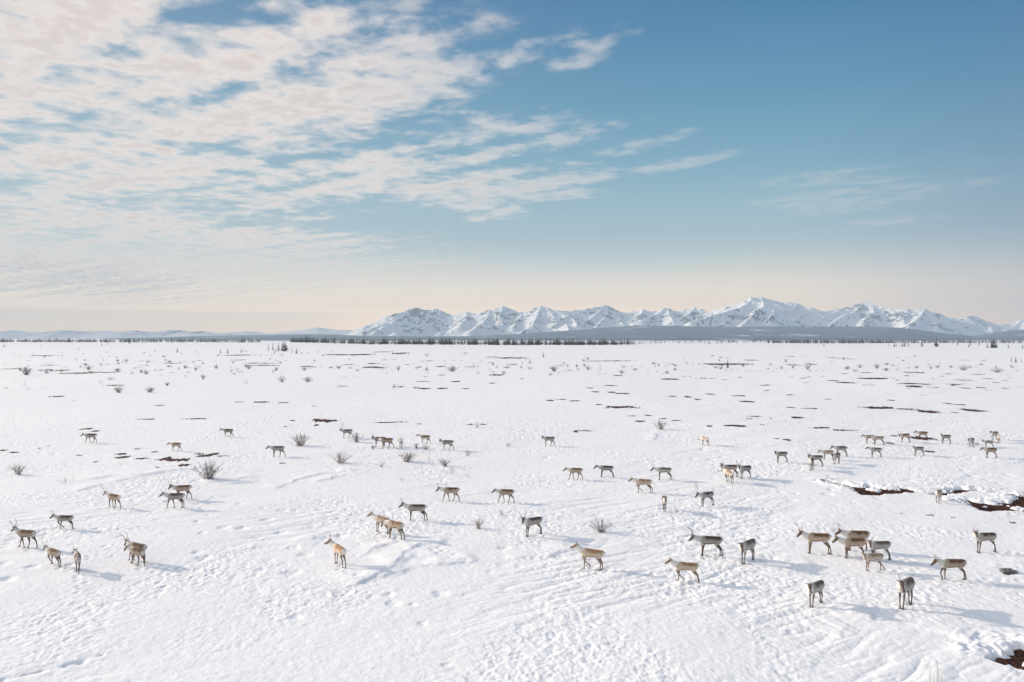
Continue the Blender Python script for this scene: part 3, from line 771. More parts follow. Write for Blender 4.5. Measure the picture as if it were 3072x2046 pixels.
# the next range on the right, farther off
RD = 9200.0
r2 = []
for pts in [[(1560,300),(1620,260),(1690,230),(1750,250),(1830,225),(1880,212),(1930,245),(2040,280),(2150,320),(2210,340)],
            [(2060,300),(2100,288),(2180,292),(2240,292),(2290,270),(2335,248),(2400,235),(2480,262),(2600,240),(2800,300)]]:
    r2.append([pxz(H3, a, b, RD + 220 * math.sin(a / 60.)) for a, b in pts])
for pts in [[(1880,212),(1800,280),(1700,320)], [(1830,225),(1740,290)], [(1930,245),(1900,300),(1880,345)], [(2335,250),(2260,310),(2180,340)], [(2040,280),(2060,330)], [(1690,230),(1650,290)], [(2400,235),(2380,330)], [(2600,240),(2520,320)]]:
    r2.append([pxz(H3, a, b, RD - 720 * i / (len(pts) - 1)) for i, (a, b) in enumerate(pts)])
tn2 = np.arange((2760 - CX) / FPX, (3500 - CX) / FPX, 2 / FPX)
D2, T2 = np.meshgrid(np.linspace(8100, 9900, 110), tn2, indexing='ij')
x2, y2 = D2 * T2, D2
h2 = ridge_field(r2, x2, y2, .66, .96)
h2 = np.where(h2 < -5, -25, h2 + 26 * (.4 - np.abs(fbm(x2 / 300, y2 / 330, 3))) * np.clip(h2 / 200, 0, 1))
tag(grid_mesh("mountains_beyond", x2, y2, h2, mat_mtn), kind='structure')

# very far pale range on the left
FD = 9200.0
r3 = [[pxz(H0, a, b, FD + 250 * math.sin(a / 110.)) for a, b in [(-400,215),(-200,195),(0,190),(110,175),(170,178),(240,200),(330,195),(440,200),(560,180),(640,178),(700,185),(780,190),(850,185),(940,180),(1000,175),(1040,185),(1130,185),(1190,173),(1250,190),(1330,188),(1450,200),(1560,170),(1650,165),(1720,185),(1800,188),(1880,190),(1930,205),(1970,235)]],
      [pxz(H0, a, b, FD + 350) for a, b in [(1900,245),(2020,210),(2130,205),(2190,188),(2280,183),(2355,195),(2450,225)]],
      [pxz(H1, a, b, FD) for a, b in [(60,372),(200,375),(240,350),(330,345),(450,322),(570,295),(620,310),(680,328),(760,330),(860,325),(900,335),(1000,345)]]]
for cr in list(r3):
    for i in range(len(cr) - 1):
        for k in range(2):
            t = rr.random(); p = cr[i] * (1 - t) + cr[i + 1] * t
            ln = rr.uniform(220, 680); an = rr.uniform(-.8, .8)
            r3.append([p, p + np.array([math.sin(an) * ln, -math.cos(an) * ln, -p[2] * rr.uniform(.4, .8)])])
tn3 = np.arange((-150 - CX) / FPX, (1180 - CX) / FPX, 2.4 / FPX)
D3, T3 = np.meshgrid(np.linspace(7900, 9900, 110), tn3, indexing='ij')
x3, y3 = D3 * T3, D3
h3 = ridge_field(r3, x3, y3, .34, .95)
h3 = np.where(h3 < -5, -25, h3 + 40 * (.25 - .6*np.abs(fbm(x3 / 400, y3 / 400, 3))) * np.clip(h3 / 200, 0, 1)) * np.where(h3 > 0, .74, 1)
tag(grid_mesh("far_mountains", x3, y3, h3, mat_mtn), kind='structure')

# wooded foothills
mat_hill, hg, hb = new_mat("wooded_hill")
pos = hg.n('ShaderNodeNewGeometry').outputs['Position']
wood = hg.noise(hg.mapping(pos, scl=(1, .4, 1)), .007, 6.0, .7)
clear = hg.ss(hg.m('ADD', hg.noise(hg.mapping(pos, scl=(1, .45, 1)), .0042, 5.0, .6), hg.m('MULTIPLY', hg.noise(pos, .03, 2.0), .10)), .66, .73)
hg.put(hb.inputs['Base Color'], hg.mix(clear, hg.ramp(wood, [(.3, (.09, .125, .175, 1)), (.7, (.16, .21, .275, 1))]), (.62, .62, .64, 1)))  # bluish cast of distant haze is put into the woods' base colour
hb.inputs['Roughness'].default_value = 1.0
HD = 5200.0
hp = [(-300,1016),(300,1016),(420,1013),(560,1009),(768,1004.5),(950,1002.5),(1100,1006.5),(1260,1009),(1400,1008),(1536,1003),(1700,992),(1830,982),(1910,977.5),(2025,977.5),(2150,982),(2304,979.5),(2450,980.5),(2600,980.5),(2695,984),(2760,991),(2840,1002),(2925,1008),(2960,1002),(3020,993),(3072,989),(3200,984),(3600,980)]
hx, hy_ = np.array([p[0] for p in hp]), np.array([p[1] for p in hp])
tnh = np.arange((-300 - CX) / FPX, (3600 - CX) / FPX, 3 / FPX)
rows = np.concatenate([np.linspace(2300, 5200, 90), np.linspace(5230, 7600, 30)])
Dh, Th = np.meshgrid(rows, tnh, indexing='ij')
prof = np.interp(Th * FPX + CX, hx, hy_)
top = CAM_H + (HOR - prof) / FPX * HD
hh_ = np.where(Dh < HD, top * sstep(Dh, 1900, HD * 1.0) , top * (1 - .25 * sstep(Dh, HD, 7600)))
hh_ = hh_ + np.clip(top / 60, 0, 1) * 4 * fbm(Dh * Th / 420, Dh / 500, 3) + 1.5 * np.abs(perlin(Dh * Th / 30, Dh / 60)) - 2.0
hh_[0] -= 12
tag(grid_mesh("hills", Dh * Th, Dh, hh_, mat_hill), kind='structure')

# ------------------------------------------------------------------ trees
mat_needle, tg, tb = new_mat("spruce_needles")
oi = tg.n('ShaderNodeObjectInfo').outputs['Random']
pos = tg.n('ShaderNodeNewGeometry').outputs['Position']
tg.put(tb.inputs['Base Color'], tg.mix(tg.noise(pos, 2.5, 2.0), tg.mix(oi, (.014, .020, .014, 1), (.038, .032, .020, 1)), (.055, .048, .030, 1)))
tb.inputs['Roughness'].default_value = .9
mat_bark, kg, kb = new_mat("grey_bark")
kg.put(kb.inputs['Base Color'], kg.mix(kg.noise(kg.n('ShaderNodeNewGeometry').outputs['Position'], 12.0, 3.0), (.07, .055, .05, 1), (.16, .13, .12, 1)))
kb.inputs['Roughness'].default_value = .9


def tube_arrays(pts, rads, seg=5, capped=True):
    """tube through pts; returns verts, quads+tris as lists"""
    pts = [Vector(p) for p in pts]
    V, F = [], []
    for i, p in enumerate(pts):
        d = (pts[min(i + 1, len(pts) - 1)] - pts[max(i - 1, 0)])
        d = d.normalized() if d.length > 1e-9 else Vector((0, 0, 1))
        a = d.cross(Vector((0, 0, 1)) if abs(d.z) < .9 else Vector((1, 0, 0))).normalized()
        b = d.cross(a)
        for k in range(seg):
            t = 2 * math.pi * k / seg
            V.append(p + (a * math.cos(t) + b * math.sin(t)) * rads[i])
    n = len(pts)
    for i in range(n - 1):
        for k in range(seg):
            F.append((i * seg + k, i * seg + (k + 1) % seg, (i + 1) * seg + (k + 1) % seg, (i + 1) * seg + k))
    if capped:
        F.append(tuple(range(seg))[::-1]); F.append(tuple(range((n - 1) * seg, n * seg)))
    return V, F


def to_mesh(name, parts):
    V, F = [], []
    for v, f in parts:
        o_ = len(V); V += [tuple(p) for p in v]; F += [tuple(i + o_ for i in q) for q in f]
    me = bpy.data.meshes.new(name); me.from_pydata(V, [], F); me.update()
    return me


def spruce_crown(r, h=6.0, w=.9, whorls=15, bare=.10, ragged=.5):
    """drooping branch sprays in uneven whorls; each spray is a small tent of leaf-sized faces"""
    V, F = [], []
    def spray(z0, an, L, droop):
        ca, sa = math.cos(an), math.sin(an)
        wd = L * r.uniform(.28, .5)
        pts = []
        for t in (0.0, .45, .8, 1.0):
            x = L * t; z = z0 - droop * L * t * t + .10 * L * t
            ww = wd * (0.35, 1.0, .7, .08)[(0.0, .45, .8, 1.0).index(t)]
            pts.append((x, z, ww))
        b0 = len(V)
        for x, z, ww in pts:
            j = r.uniform(-.06, .06)
            V.append((ca * x - sa * ww, sa * x + ca * ww, z - .18 * ww + j * L))
            V.append((ca * x, sa * x, z + .09 * L))
            V.append((ca * x + sa * ww, sa * x - ca * ww, z - .18 * ww - j * L))
        for i in range(3):
            a = b0 + i * 3
            F.append((a, a + 3, a + 4, a + 1)); F.append((a + 1, a + 4, a + 5, a + 2))
    for i in range(whorls):
        t = i / (whorls - 1)
        z = h * (bare + (1 - bare) * t * .97)
        Lm = w * ((1 - t) ** .8 * .92 + .08) * (1.0 if t > .12 else .75)
        n = r.choice([5, 6, 7]) if t < .75 else 4
        a0 = r.uniform(0, 6.28)
        for k in range(n):
            if r.random() < .12: continue
            spray(z + r.uniform(-.12, .12) * h / whorls * 3, a0 + 6.283 * k / n + r.uniform(-.3, .3), Lm * r.uniform(1 - ragged, 1.15), r.uniform(.15, .5))
    b0 = len(V)
    V += [(.03 * h / 6, 0, h * .93), (-.02, .03, h * .93), (0, 0, h * 1.03)]
    F.append((b0, b0 + 1, b0 + 2))
    return V, F


def spruce_meshes(seed, **kw):
    r = random.Random(seed)
    h = kw.get('h', 6.0)
    cr = to_mesh("crown", [spruce_crown(r, **kw)])
    cr.materials.append(mat_needle)
    pts = [(0, 0, -.4), (.02, 0, h * .2), (-.02, .03, h * .55), (.01, 0, h * .95)]
    tk = to_mesh("trunk", [tube_arrays(pts, [.11, .09, .055, .015], 6)])
    tk.materials.append(mat_bark)
    return cr, tk


SPR = [spruce_meshes(1, w=.85), spruce_meshes(2, w=.62, whorls=17), spruce_meshes(3, w=1.05, whorls=14, bare=.04), spruce_meshes(4, w=.55, whorls=13, ragged=.75, bare=.2),
       spruce_meshes(5, w=1.55, whorls=17, bare=.02, ragged=.35)]


def spruce(loc, h, label, group, kind=None, name="spruce_tree"):
    k = kind if kind is not None else rnd.choice([0, 1, 1, 2, 3])
    t = empty(name, loc, rnd.uniform(0, 6.28), h / 6.0)
    tag(t, label, "tree", group)
    for part, me in zip(("crown", "trunk"), SPR[k]):
        c = bpy.data.objects.new(part, me); c.parent = t; col.objects.link(c)
    return t


def tree_at(reg, cx, base, hpx, label, group=None, kind=None):
    X, Y = full(reg, cx, base)
    p = at(X, Y)
    return spruce(p, hpx * reg[2] * p.y / FPX, label, group, kind)


# trees that stand out, each with its own description
G_OUT = "lone spruces on the open snow"
for reg, cx, by, hp_, kd, lab in [
    (H1, 115, 530, 60, 1, "thin spruce at the left end of the small clump on the snow plain"),
    (H1, 155, 530, 80, 1, "tall narrow spruce, second from the left in the small clump left of the dark treeline"),
    (H1, 208, 535, 80, 0, "mid-height spruce left of the bushiest tree in the small clump"),
    (H1, 246, 532, 98, 2, "tallest bushy spruce of the small clump left of the dark treeline"),
    (H1, 268, 532, 84, 4, "broad dark spruce at the right edge of the small clump"),
    (H1, 168, 560, 42, 0, "short spruce in front of the small clump of spruces"),
    (H1, 183, 540, 44, 1, "small slim spruce inside the small clump of spruces"),
    (H1, 330, 556, 58, 3, "sparse spruce standing just right of the small clump"),
    (H1, 373, 554, 52, 2, "compact dark spruce, second to the right of the small clump"),
    (H1, 570, 550, 42, 3, "thin spruce with a low bush at its foot, below the left treeline"),
    (H1, 692, 541, 20, 0, "tiny spruce alone on the snow below the left end of the main treeline"),
    (H1, 1257, 560, 36, 0, "small dark spruce beside a long brown heath streak below the first mountain"),
    (H1, 1403, 577, 42, 3, "pale sparse young spruce just right of the heath streak below the first mountain"),
    (M6, 1393, 50, 38, 2, "lone dark spruce on the bare snow below the middle of the mountain range"),
    (M6, 590, 150, 46, 3, "sparse little conifer among grey bushes left of the middle of the plain"),
    (M6, 1785, 142, 38, 1, "small leaning conifer among grey bushes right of the middle of the plain"),
    (M6, 2165, 125, 48, 3, "bare thin conifer stem left of a smaller one on the snow plain"),
    (M6, 2240, 125, 34, 3, "short thin conifer stem right of a taller one on the snow plain"),
    (M7, 310, 122, 56, 2, "dark lone spruce growing in a long red-brown heath streak at right of the plain"),
    (H3, 2080, 503, 72, 4, "broad bushy dark spruce, biggest at the far right edge of the plain"),
    (H3, 2058, 503, 58, 4, "bushy spruce pressed against the left side of the broadest far-right spruce"),
    (H3, 2102, 503, 58, 2, "spruce pressed against the right side of the broadest far-right spruce"),
    (H3, 2020, 501, 42, 2, "low spruce just left of the broadest far-right spruce"),
    (H3, 1550, 490, 72, 4, "tall dark spruce standing alone in front of the right treeline"),
    (H3, 1415, 490, 62, 2, "dark full spruce left of the tallest lone spruce at the right treeline"),
    (H3, 1235, 492, 46, 2, "bushy spruce on the left of a close pair below the right foothill"),
    (H3, 1257, 492, 52, 2, "bushy spruce on the right of a close pair below the right foothill"),
    (H3, 1290, 492, 46, 0, "slim dark spruce just right of the close bushy pair"),
    (H3, 1165, 492, 32, 4, "low wide spruce left of the close bushy pair"),
    (H3, 1184, 492, 36, 1, "small pointed spruce beside the low wide one left of the bushy pair"),
    (H3, 1110, 492, 30, 1, "small spruce at the left start of the right-hand tree group"),
    (H3, 1850, 500, 52, 0, "mid-height spruce leaning on a lighter one near the far-right bushy spruce"),
    (H3, 1865, 482, 50, 1, "slim spruce behind the mid-height one near the far-right bushy spruce"),
    (H3, 1745, 482, 62, 1, "tall slim spruce halfway between the lone tall spruce and the far-right bushy one"),
    (H3, 1942, 477, 52, 0, "pointed spruce behind the open snow left of the far-right bushy spruce"),
    (H3, 2212, 507, 46, 0, "dark spruce right of the broadest far-right spruce"),
    (H3, 2343, 507, 38, 2, "bushy spruce cut by the right picture edge at the treeline"),
    (H3, 2240, 636, 54, 1, "left one of three young spruces standing low at the right edge of the plain"),
    (H3, 2280, 638, 54, 2, "darkest, middle one of three young spruces low at the right edge"),
    (H3, 2335, 636, 38, 1, "right and smallest of three young spruces low at the right edge"),
    (H3, 515, 488, 36, 0, "single dark spruce on the snow in front of the treeline under the high peak"),
    (H2, 1815, 531, 42, 2, "darkest lone spruce on the snow rise right of the main treeline"),
    (H2, 1890, 529, 36, 0, "spruce just right of the darkest one on the snow rise"),
    (H2, 1925, 526, 36, 0, "second spruce to the right of the darkest one on the snow rise"),
    (H2, 1773, 529, 30, 1, "thin spruce just left of the darkest one on the snow rise"),
    (H2, 2065, 531, 32, 1, "thin spruce alone near the right end of the snow rise"),
    (H0, 455, 296, 46, 1, "tall thin spruce in the far left treeline left of the thick one"),
    (H0, 635, 298, 46, 4, "thick dark spruce clump standing up in the far left treeline"),
    (H0, 1780, 296, 58, 1, "tallest thin spruce in the treeline under the pale flat-topped hill"),
    (H0, 1655, 296, 46, 0, "spruce left of the tallest thin one in the left treeline"),
    (H0, 2250, 300, 54, 0, "left spruce of a close pair at the treeline left of the small clump"),
    (H0, 2285, 300, 48, 0, "right spruce of a close pair at the treeline left of the small clump"),
    (H0, 1632, 396, 56, 0, "lone pale-footed spruce on the left snow plain below the treeline"),
    (H0, 1425, 393, 38, 1, "thin spruce left of the lone one on the left snow plain"),
    (H0, 2028, 401, 44, 0, "left spruce of two small ones on the left plain near a heath streak"),
    (H0, 2095, 401, 48, 2, "right spruce of two small ones on the left plain near a heath streak"),
    (H0, 2220, 396, 48, 0, "dark spruce left of its thinner neighbour on the left plain"),
    (H0, 2241, 391, 40, 3, "thin sparse spruce touching its dark neighbour on the left plain"),
    (H0, 985, 320, 38, 0, "small spruce on the snow below a low rise in the left treeline"),
    (H0, 1190, 315, 32, 2, "squat spruce on the low rise of the left treeline"),
    (H0, 935, 328, 28, 2, "squat little spruce left of the small one below the low rise"),
    (H0, 1125, 320, 30, 3, "thin bare sapling right of the small spruce below the low rise"),
    (H0, 380, 346, 38, 3, "bare thin sapling on the far left snow plain"),
    (H0, 35, 340, 30, 2, "dark little spruce near the left picture edge, left of its twin"),
    (H0, 50, 340, 26, 1, "slimmer little spruce near the left picture edge, right of its twin"),
    (H0, 573, 441, 38, 3, "reddish sparse sapling on the left plain above the dark heath streaks"),
    (H0, 703, 472, 40, 1, "reddish-brown young spruce nearest the front on the far left plain"),
    (H0, 950, 469, 38, 3, "pale wispy sapling left of a thin bare one on the left plain"),
    (H0, 725, 361, 26, 1, "small brown spruce on the left plain behind the reddish sapling"),
    (H0, 310, 426, 24, 3, "small wispy sapling at the far left of the plain"),
    (H0, 455, 432, 26, 3, "wispy brown sapling between two others on the far left plain")]:
    t_ = tree_at(reg, cx, by, hp_ * 1.18, lab, G_OUT, kd)
    t_.scale = (t_.scale[0] * 1.3, t_.scale[1] * 1.3, t_.scale[2])

# treeline: rows of spruces, individuals in front
TL = "spruces of the distant treeline"
TLL = "narrow dark spruce packed into the distant treeline below the mountains"
segs = [(H1, 330, 1150, 452, 474, 50, 62), (H1, 1150, 2355, 470, 474, 56, 58), (H2, 0, 1140, 536, 538, 54, 66), (H2, 2205, 2355, 511, 511, 34, 8), (H3, 0, 1120, 458, 459, 36, 34), (H3, 1290, 2355, 462, 462, 36, 14),
        (H2, 1140, 1560, 532, 520, 30, 9), (H0, 0, 800, 294, 296, 30, 12)]
made = 0
for reg, xa, xb, ya, yb, hp_, n in segs:
    for i in range(n):
        t = (i + rnd.uniform(.1, .9)) / n
        cx = xa + (xb - xa) * t
        if t > .93 and reg is H2 and rnd.random() < .5: continue
        thick = 1.0 if perlin(np.array([cx / 90.]), np.array([reg[1] * 1.0]))[0] > -.25 else .72
        tree_at(reg, cx, ya + (yb - ya) * t - rnd.uniform(0, 9), hp_ * 1.2 * thick * rnd.uniform(.55, 1.2), TLL, TL, rnd.choice([0, 0, 1, 1, 2, 4]))
        made += 1

# the wood behind, one mass of small trees
fr = np.random.RandomState(5)
FV, FF = [], []
base_r = random.Random(8)
tiny = []
for s_ in range(3):
    tiny.append(spruce_crown(random.Random(40 + s_), h=1.0, w=.21, whorls=8, bare=.02))
def mass(reg, xa, xb, ya, yb, n, hpx, spread):
    for i in range(n):
        t = fr.rand()
        cx = xa + (xb - xa) * t
        gap = perlin(np.array([cx / 55. + 7]), np.array([reg[0] / 100.]))[0]
        if gap < -.24 and fr.rand() < .85: continue
        if reg is H2 and xb == 1150 and t > .80 and fr.rand() < (t - .80) * 5: continue
        X, Y = full(reg, cx, ya + (yb - ya) * t)
        d0 = CAM_H * FPX / (Y - HOR)
        d = d0 + spread * fr.rand() ** 1.3
        x = (X - CX) / FPX * d
        h = hpx * reg[2] * d0 / FPX * fr.uniform(.45, 1.15) * (.75 + .5 * abs(gap))
        z = float(macro(np.array([x]), np.array([d]))[0]) - .2
        v, f = tiny[fr.randint(3)]
        b = len(FV); an = fr.rand() * 6.28; ca, sa = math.cos(an) * h * 1.15, math.sin(an) * h * 1.15
        FV.extend([(x + p[0] * ca - p[1] * sa, d + p[0] * sa + p[1] * ca, z + p[2] * h) for p in v])
        FF.extend([tuple(k + b for k in q) for q in f])
mass(H1, 300, 1150, 450, 470, 800, 54, 260)
mass(H1, 1150, 2355, 468, 472, 1700, 60, 260)
mass(H2, 0, 1150, 534, 536, 1600, 60, 260)
mass(H2, 1000, 2355, 526, 512, 480, 32, 600)
mass(H3, 0, 1200, 457, 458, 1700, 40, 500)
mass(H3, 1200, 2600, 458, 458, 1400, 36, 700)
mass(H0, -250, 2400, 296, 298, 2300, 40, 700)
me = bpy.data.meshes.new("forest"); me.from_pydata(FV, [], [q for q in FF]); me.update()
fo = link("forest", me, mat_needle, smooth=False)
tag(fo, "dark far spruce wood drawn as a thin line across the plain", "forest", kind='stuff')
del FV, FF

# ------------------------------------------------------------------ leafless shrubs
mat_twig, wg, wb = new_mat("bare_twigs")
wg.put(wb.inputs['Base Color'], wg.mix(wg.n('ShaderNodeObjectInfo').outputs['Random'], (.13, .10, .095, 1), (.24, .19, .17, 1)))
wb.inputs['Roughness'].default_value = .85


def shrub_mesh(seed, stems, wide, tall, r0=.011, twigs=5):
    """unit shrub: fan of bare stems with side twigs; wide = half width / height"""
    r = random.Random(seed)
    parts = []
    for i in range(stems):
        an = r.uniform(0, 6.283)
        lean = r.random() * wide
        L = tall * r.uniform(.55, 1.0) * (1 - .35 * min(1, lean / max(wide, .01)))
        bx, by_ = r.gauss(0, .10), r.gauss(0, .10)
        p = Vector((bx, by_, -.06))
        tip = Vector((bx + math.cos(an) * lean, by_ + math.sin(an) * lean, L))
        pts = [p]
        for t in (.3, .6, .85, 1.0):
            q = p.lerp(tip, t) + Vector((r.gauss(0, .03), r.gauss(0, .03), .06 * math.sin(t * 3.0)))
            pts.append(q)
        parts.append(tube_arrays(pts, [r0, r0 * .85, r0 * .65, r0 * .45, r0 * .3], 4))
        for k in range(twigs):
            t = r.uniform(.25, .95); j = min(3, int(t * 4)); f_ = t * 4 - j
            b = pts[j].lerp(pts[j + 1], f_)
            dirv = (pts[j + 1] - pts[j]).normalized() + Vector((r.gauss(0, .5), r.gauss(0, .5), r.uniform(-.1, .5)))
            e = b + dirv.normalized() * r.uniform(.10, .26) * tall
            m_ = (b + e) / 2 + Vector((r.gauss(0, .015), r.gauss(0, .015), .012))
            parts.append(tube_arrays([b, m_, e], [r0 * .5, r0 * .4, r0 * .25], 3, False))
    me = to_mesh("shrub", parts)
    me.materials.append(mat_twig)
    return me


SH = {'dense': [shrub_mesh(i, 44, .72, 1.0, r0=.0098, twigs=5) for i in (1, 2, 3)], 'open': [shrub_mesh(i, 40, 1.0, 1.0, r0=.0098, twigs=5) for i in (4, 5, 6)],
      'sparse': [shrub_mesh(i, 7, .8, 1.0, twigs=3) for i in (7, 8)], 'upright': [shrub_mesh(i, 32, .6, 1.0, r0=.0105, twigs=3) for i in (9, 10)],
      'low': [shrub_mesh(i, 26, 1.5, 1.0, twigs=4) for i in (11, 12, 13)]}


def shrub(reg, cx, base, w, h, kind, label, group, thick=1.0):
    X, Y = full(reg, cx, base)
    p = at(X, Y)
    o = bpy.data.objects.new("willow_shrub", rnd.choice(SH[kind]))
    wid = {'dense': .62, 'open': .95, 'sparse': .8, 'upright': .55, 'low': 1.5}[kind]
    hz_ = h * 1.12 * reg[2] * p.y / FPX / 1.02
    wz = w * 1.18 * reg[2] * p.y / FPX / 2 / wid * 1.02
    o.location = p; o.scale = (wz, wz, hz_); o.rotation_euler = (0, 0, rnd.uniform(0, 6.28))
    col.objects.link(o)
    tag(o, label, "shrub", group)
    return o


G_SH = "leafless willow shrubs among the herd"
for reg, cx, by, w, h, kd, lab in [
    (T[0], 165, 562, 170, 105, 'open', "spreading bare shrub near the left picture edge, above the leftmost caribou"),
    (T[0], 590, 642, 100, 70, 'sparse', "few thin twigs poking from the snow left of a single upright twig bunch"),
    (T[0], 668, 630, 34, 75, 'sparse', "single upright twig bunch right of a sparser low one at left"),
    (T[0], 1910, 600, 220, 165, 'dense', "largest rounded bare shrub, right of the broken heath patches at left"),
    (T[1], 400, 300, 180, 125, 'upright', "tall fan of straight stems right of the leftmost caribou of the middle row"),
    (T[1], 920, 265, 105, 95, 'upright', "pale upright stems in front of a caribou that looks at the camera"),
    (T[1], 770, 456, 200, 105, 'open', "wide loose shrub on the open snow below the far caribou"),
    (T[1], 1150, 492, 110, 52, 'low', "low shrub at the foot of a blue snow drift"),
    (T[1], 1385, 446, 150, 100, 'dense', "dense rounded shrub under the pale caribou seen from behind"),
    (T[1], 1590, 432, 55, 65, 'sparse', "thin twigs just right of the dense rounded shrub"),
    (T[1], 1735, 486, 170, 70, 'open', "loose twiggy shrub above an even thinner one, middle of the snow"),
    (T[1], 1790, 556, 150, 62, 'sparse', "thin twig patch just below the loose twiggy shrub"),
    (T[1], 1942, 388, 90, 60, 'low', "small dark shrub right of the middle group with a branch pointing right"),
    (T[1], 1476, 320, 42, 52, 'dense', "small brown twig tuft left of its twin under a standing caribou"),
    (T[1], 1562, 325, 90, 44, 'open', "small twig tuft right of its twin under a standing caribou"),
    (T[1], 1252, 985, 85, 70, 'sparse', "twigs rising behind the pale pair of caribou"),
    (T[1], 2040, 1060, 160, 95, 'open', "dark spreading shrub in the open snow right of the dark-backed caribou"),
    (T[1], 2032, 132, 90, 52, 'low', "small shrub growing from a thin heath streak in the middle distance"),
    (T[1], 790, 135, 62, 64, 'sparse', "twigs behind the head of a caribou that looks at the camera"),
    (T[1], 868, 262, 40, 46, 'sparse', "twig tuft left of the pale upright stems"),
    (T[1], 1072, 322, 44, 34, 'dense', "tiny brown tuft at the feet of the left caribou of the middle group"),
    (T[1], 2262, 935, 90, 46, 'low', "faint low twigs between the striding caribou and the dark spreading shrub"),
    (T[1], 1335, 617, 60, 26, 'low', "faint twig tips in the snow under the loose drifts"),
    (T[1], 1950, 592, 60, 34, 'sparse', "faint twig tips below the small dark shrub with the pointing branch"),
    (T[1], 2310, 300, 90, 34, 'low', "faint low twigs on the snow left of the lone far caribou"),
    (T[2], 1370, 146, 95, 100, 'dense', "dark egg-shaped shrub standing alone right of the middle distance"),
    (T[2], 820, 1088, 225, 130, 'open', "wide open shrub casting a blue shadow in the middle foreground"),
    (T[2], 1692, 682, 95, 62, 'sparse', "sparse twigs left of two tall bare twigs behind a grey caribou"),
    (T[2], 1852, 748, 60, 105, 'sparse', "two tall bare twigs rising behind a grey caribou's rump")]:
    shrub(reg, cx, by, w, h, kd, lab, G_SH)

G_FAR = "leafless shrubs dotting the far snow plain"
MIDS = [("left", M5, [(180,172,75,64,'dense'),(820,294,62,48,'dense'),(1030,292,62,40,'dense'),(1150,247,38,28,'dense'),(1400,202,27,38,'dense'),(1700,236,62,42,'sparse'),(1945,222,64,46,'open'),
    (2125,220,62,38,'dense'),(610,136,44,28,'dense'),(910,166,42,22,'low'),(1010,167,54,28,'open'),(1275,127,27,27,'dense'),(1350,142,22,27,'dense'),(1490,128,28,32,'dense'),(1715,130,38,40,'dense'),
    (1905,141,28,24,'dense'),(2100,143,34,28,'dense'),(690,230,54,28,'sparse'),(760,207,80,26,'low'),(170,246,38,40,'sparse'),(320,162,48,34,'open'),(870,82,34,24,'open'),(810,79,24,18,'dense'),
    (1020,90,50,22,'low'),(40,268,30,18,'low'),(190,275,50,24,'sparse'),(100,228,24,18,'sparse'),(1120,176,40,22,'sparse'),(1280,192,44,22,'sparse'),(1180,122,24,14,'low'),(2210,130,24,26,'sparse'),(2335,128,34,24,'dense'),(2285,127,22,18,'dense')]),
  ("middle", M6, [(765,147,80,42,'dense'),(392,142,48,38,'open'),(110,147,66,24,'low'),(1470,147,58,44,'dense'),(1442,177,34,22,'open'),(1570,144,56,40,'sparse'),(1705,137,54,34,'open'),(1945,124,44,24,'low'),
    (1120,168,44,28,'open'),(1300,134,66,24,'low'),(362,264,28,34,'open'),(590,42,66,22,'low'),(855,28,62,18,'low'),(1640,140,50,22,'low'),(60,128,34,18,'low'),(1300,92,24,16,'dense'),(1675,112,34,22,'open'),
    (1500,112,34,18,'low'),(1020,140,50,18,'sparse'),(945,122,28,24,'sparse'),(1390,272,30,22,'sparse'),(30,196,30,22,'sparse'),(810,194,34,20,'sparse'),(930,44,20,20,'sparse'),(1700,66,26,18,'dense')]),
  ("right", M7, [(862,134,54,50,'open'),(1342,128,34,40,'dense'),(1225,122,50,28,'open'),(1455,112,46,18,'low'),(1935,140,80,40,'open'),(2170,155,90,34,'open'),(1125,138,58,22,'low'),(1410,104,30,18,'dense'),
    (712,84,26,24,'open'),(1560,108,18,24,'sparse'),(1852,122,26,18,'dense'),(2300,147,36,18,'low'),(270,115,48,28,'low'),(1762,122,46,22,'open'),(590,134,46,14,'low'),(378,136,26,18,'sparse'),(192,40,22,18,'sparse'),
    (880,104,48,16,'low'),(1615,126,26,20,'dense'),(1990,122,40,16,'low'),(30,96,40,18,'low'),(10,66,24,30,'sparse'),(1700,105,40,14,'low')])]
for side_, reg, lst in MIDS:
    for cx, by, w, h, kd in lst:
        shrub(reg, cx, by, w, h, kd, "small leafless shrub dotting the far snow plain behind the herd, %s part of the picture" % side_, G_FAR + ", " + side_)
for i in range(152):
    reg, sd_ = rnd.choice([(M5, "left"), (M5, "left"), (M6, "middle"), (M7, "right")])
    cx = rnd.uniform(10, 2340); by = rnd.uniform(-18, 160) if reg is M5 else rnd.uniform(-10, 150)
    if reg is M6 and by < 60: by = rnd.uniform(90, 170)
    if reg is M7 and by < 40: by = rnd.uniform(100, 160)
    s_ = (by + 60) / 200
    shrub(reg, cx, by, rnd.uniform(20, 50) * s_, rnd.uniform(14, 26) * s_, rnd.choice(['low', 'open', 'sparse', 'dense']), "small leafless shrub dotting the far snow plain behind the herd, %s part of the picture" % sd_, G_FAR + ", " + sd_)

# dry grass stalks at the bottom edge
mat_straw, sg, sb_ = new_mat("dry_straw")
sg.put(sb_.inputs['Base Color'], sg.mix(sg.noise(sg.n('ShaderNodeTexCoord').outputs['Object'], 9.0), (.30, .23, .14, 1), (.42, .34, .22, 1)))
p0 = at(*full(B3, 1765, 936))
pp = []
r_ = random.Random(3)
for dx_, L in [(-.25, .62), (-.02, .70), (.03, .72), (.10, .40), (-.12, .3)]:
    b = Vector((dx_, r_.uniform(-.05, .05), -.05))
    pp.append(tube_arrays([b, b + Vector((.01, 0, L * .5)), b + Vector((r_.uniform(-.05, .05), .02, L))], [.007, .006, .004], 4))
gr = link("dry_grass_tuft", to_mesh("dry_grass_tuft", pp), mat_straw)
gr.location = p0
tag(gr, "few dry grass stalks poking through the snow at the bottom edge", "grass")

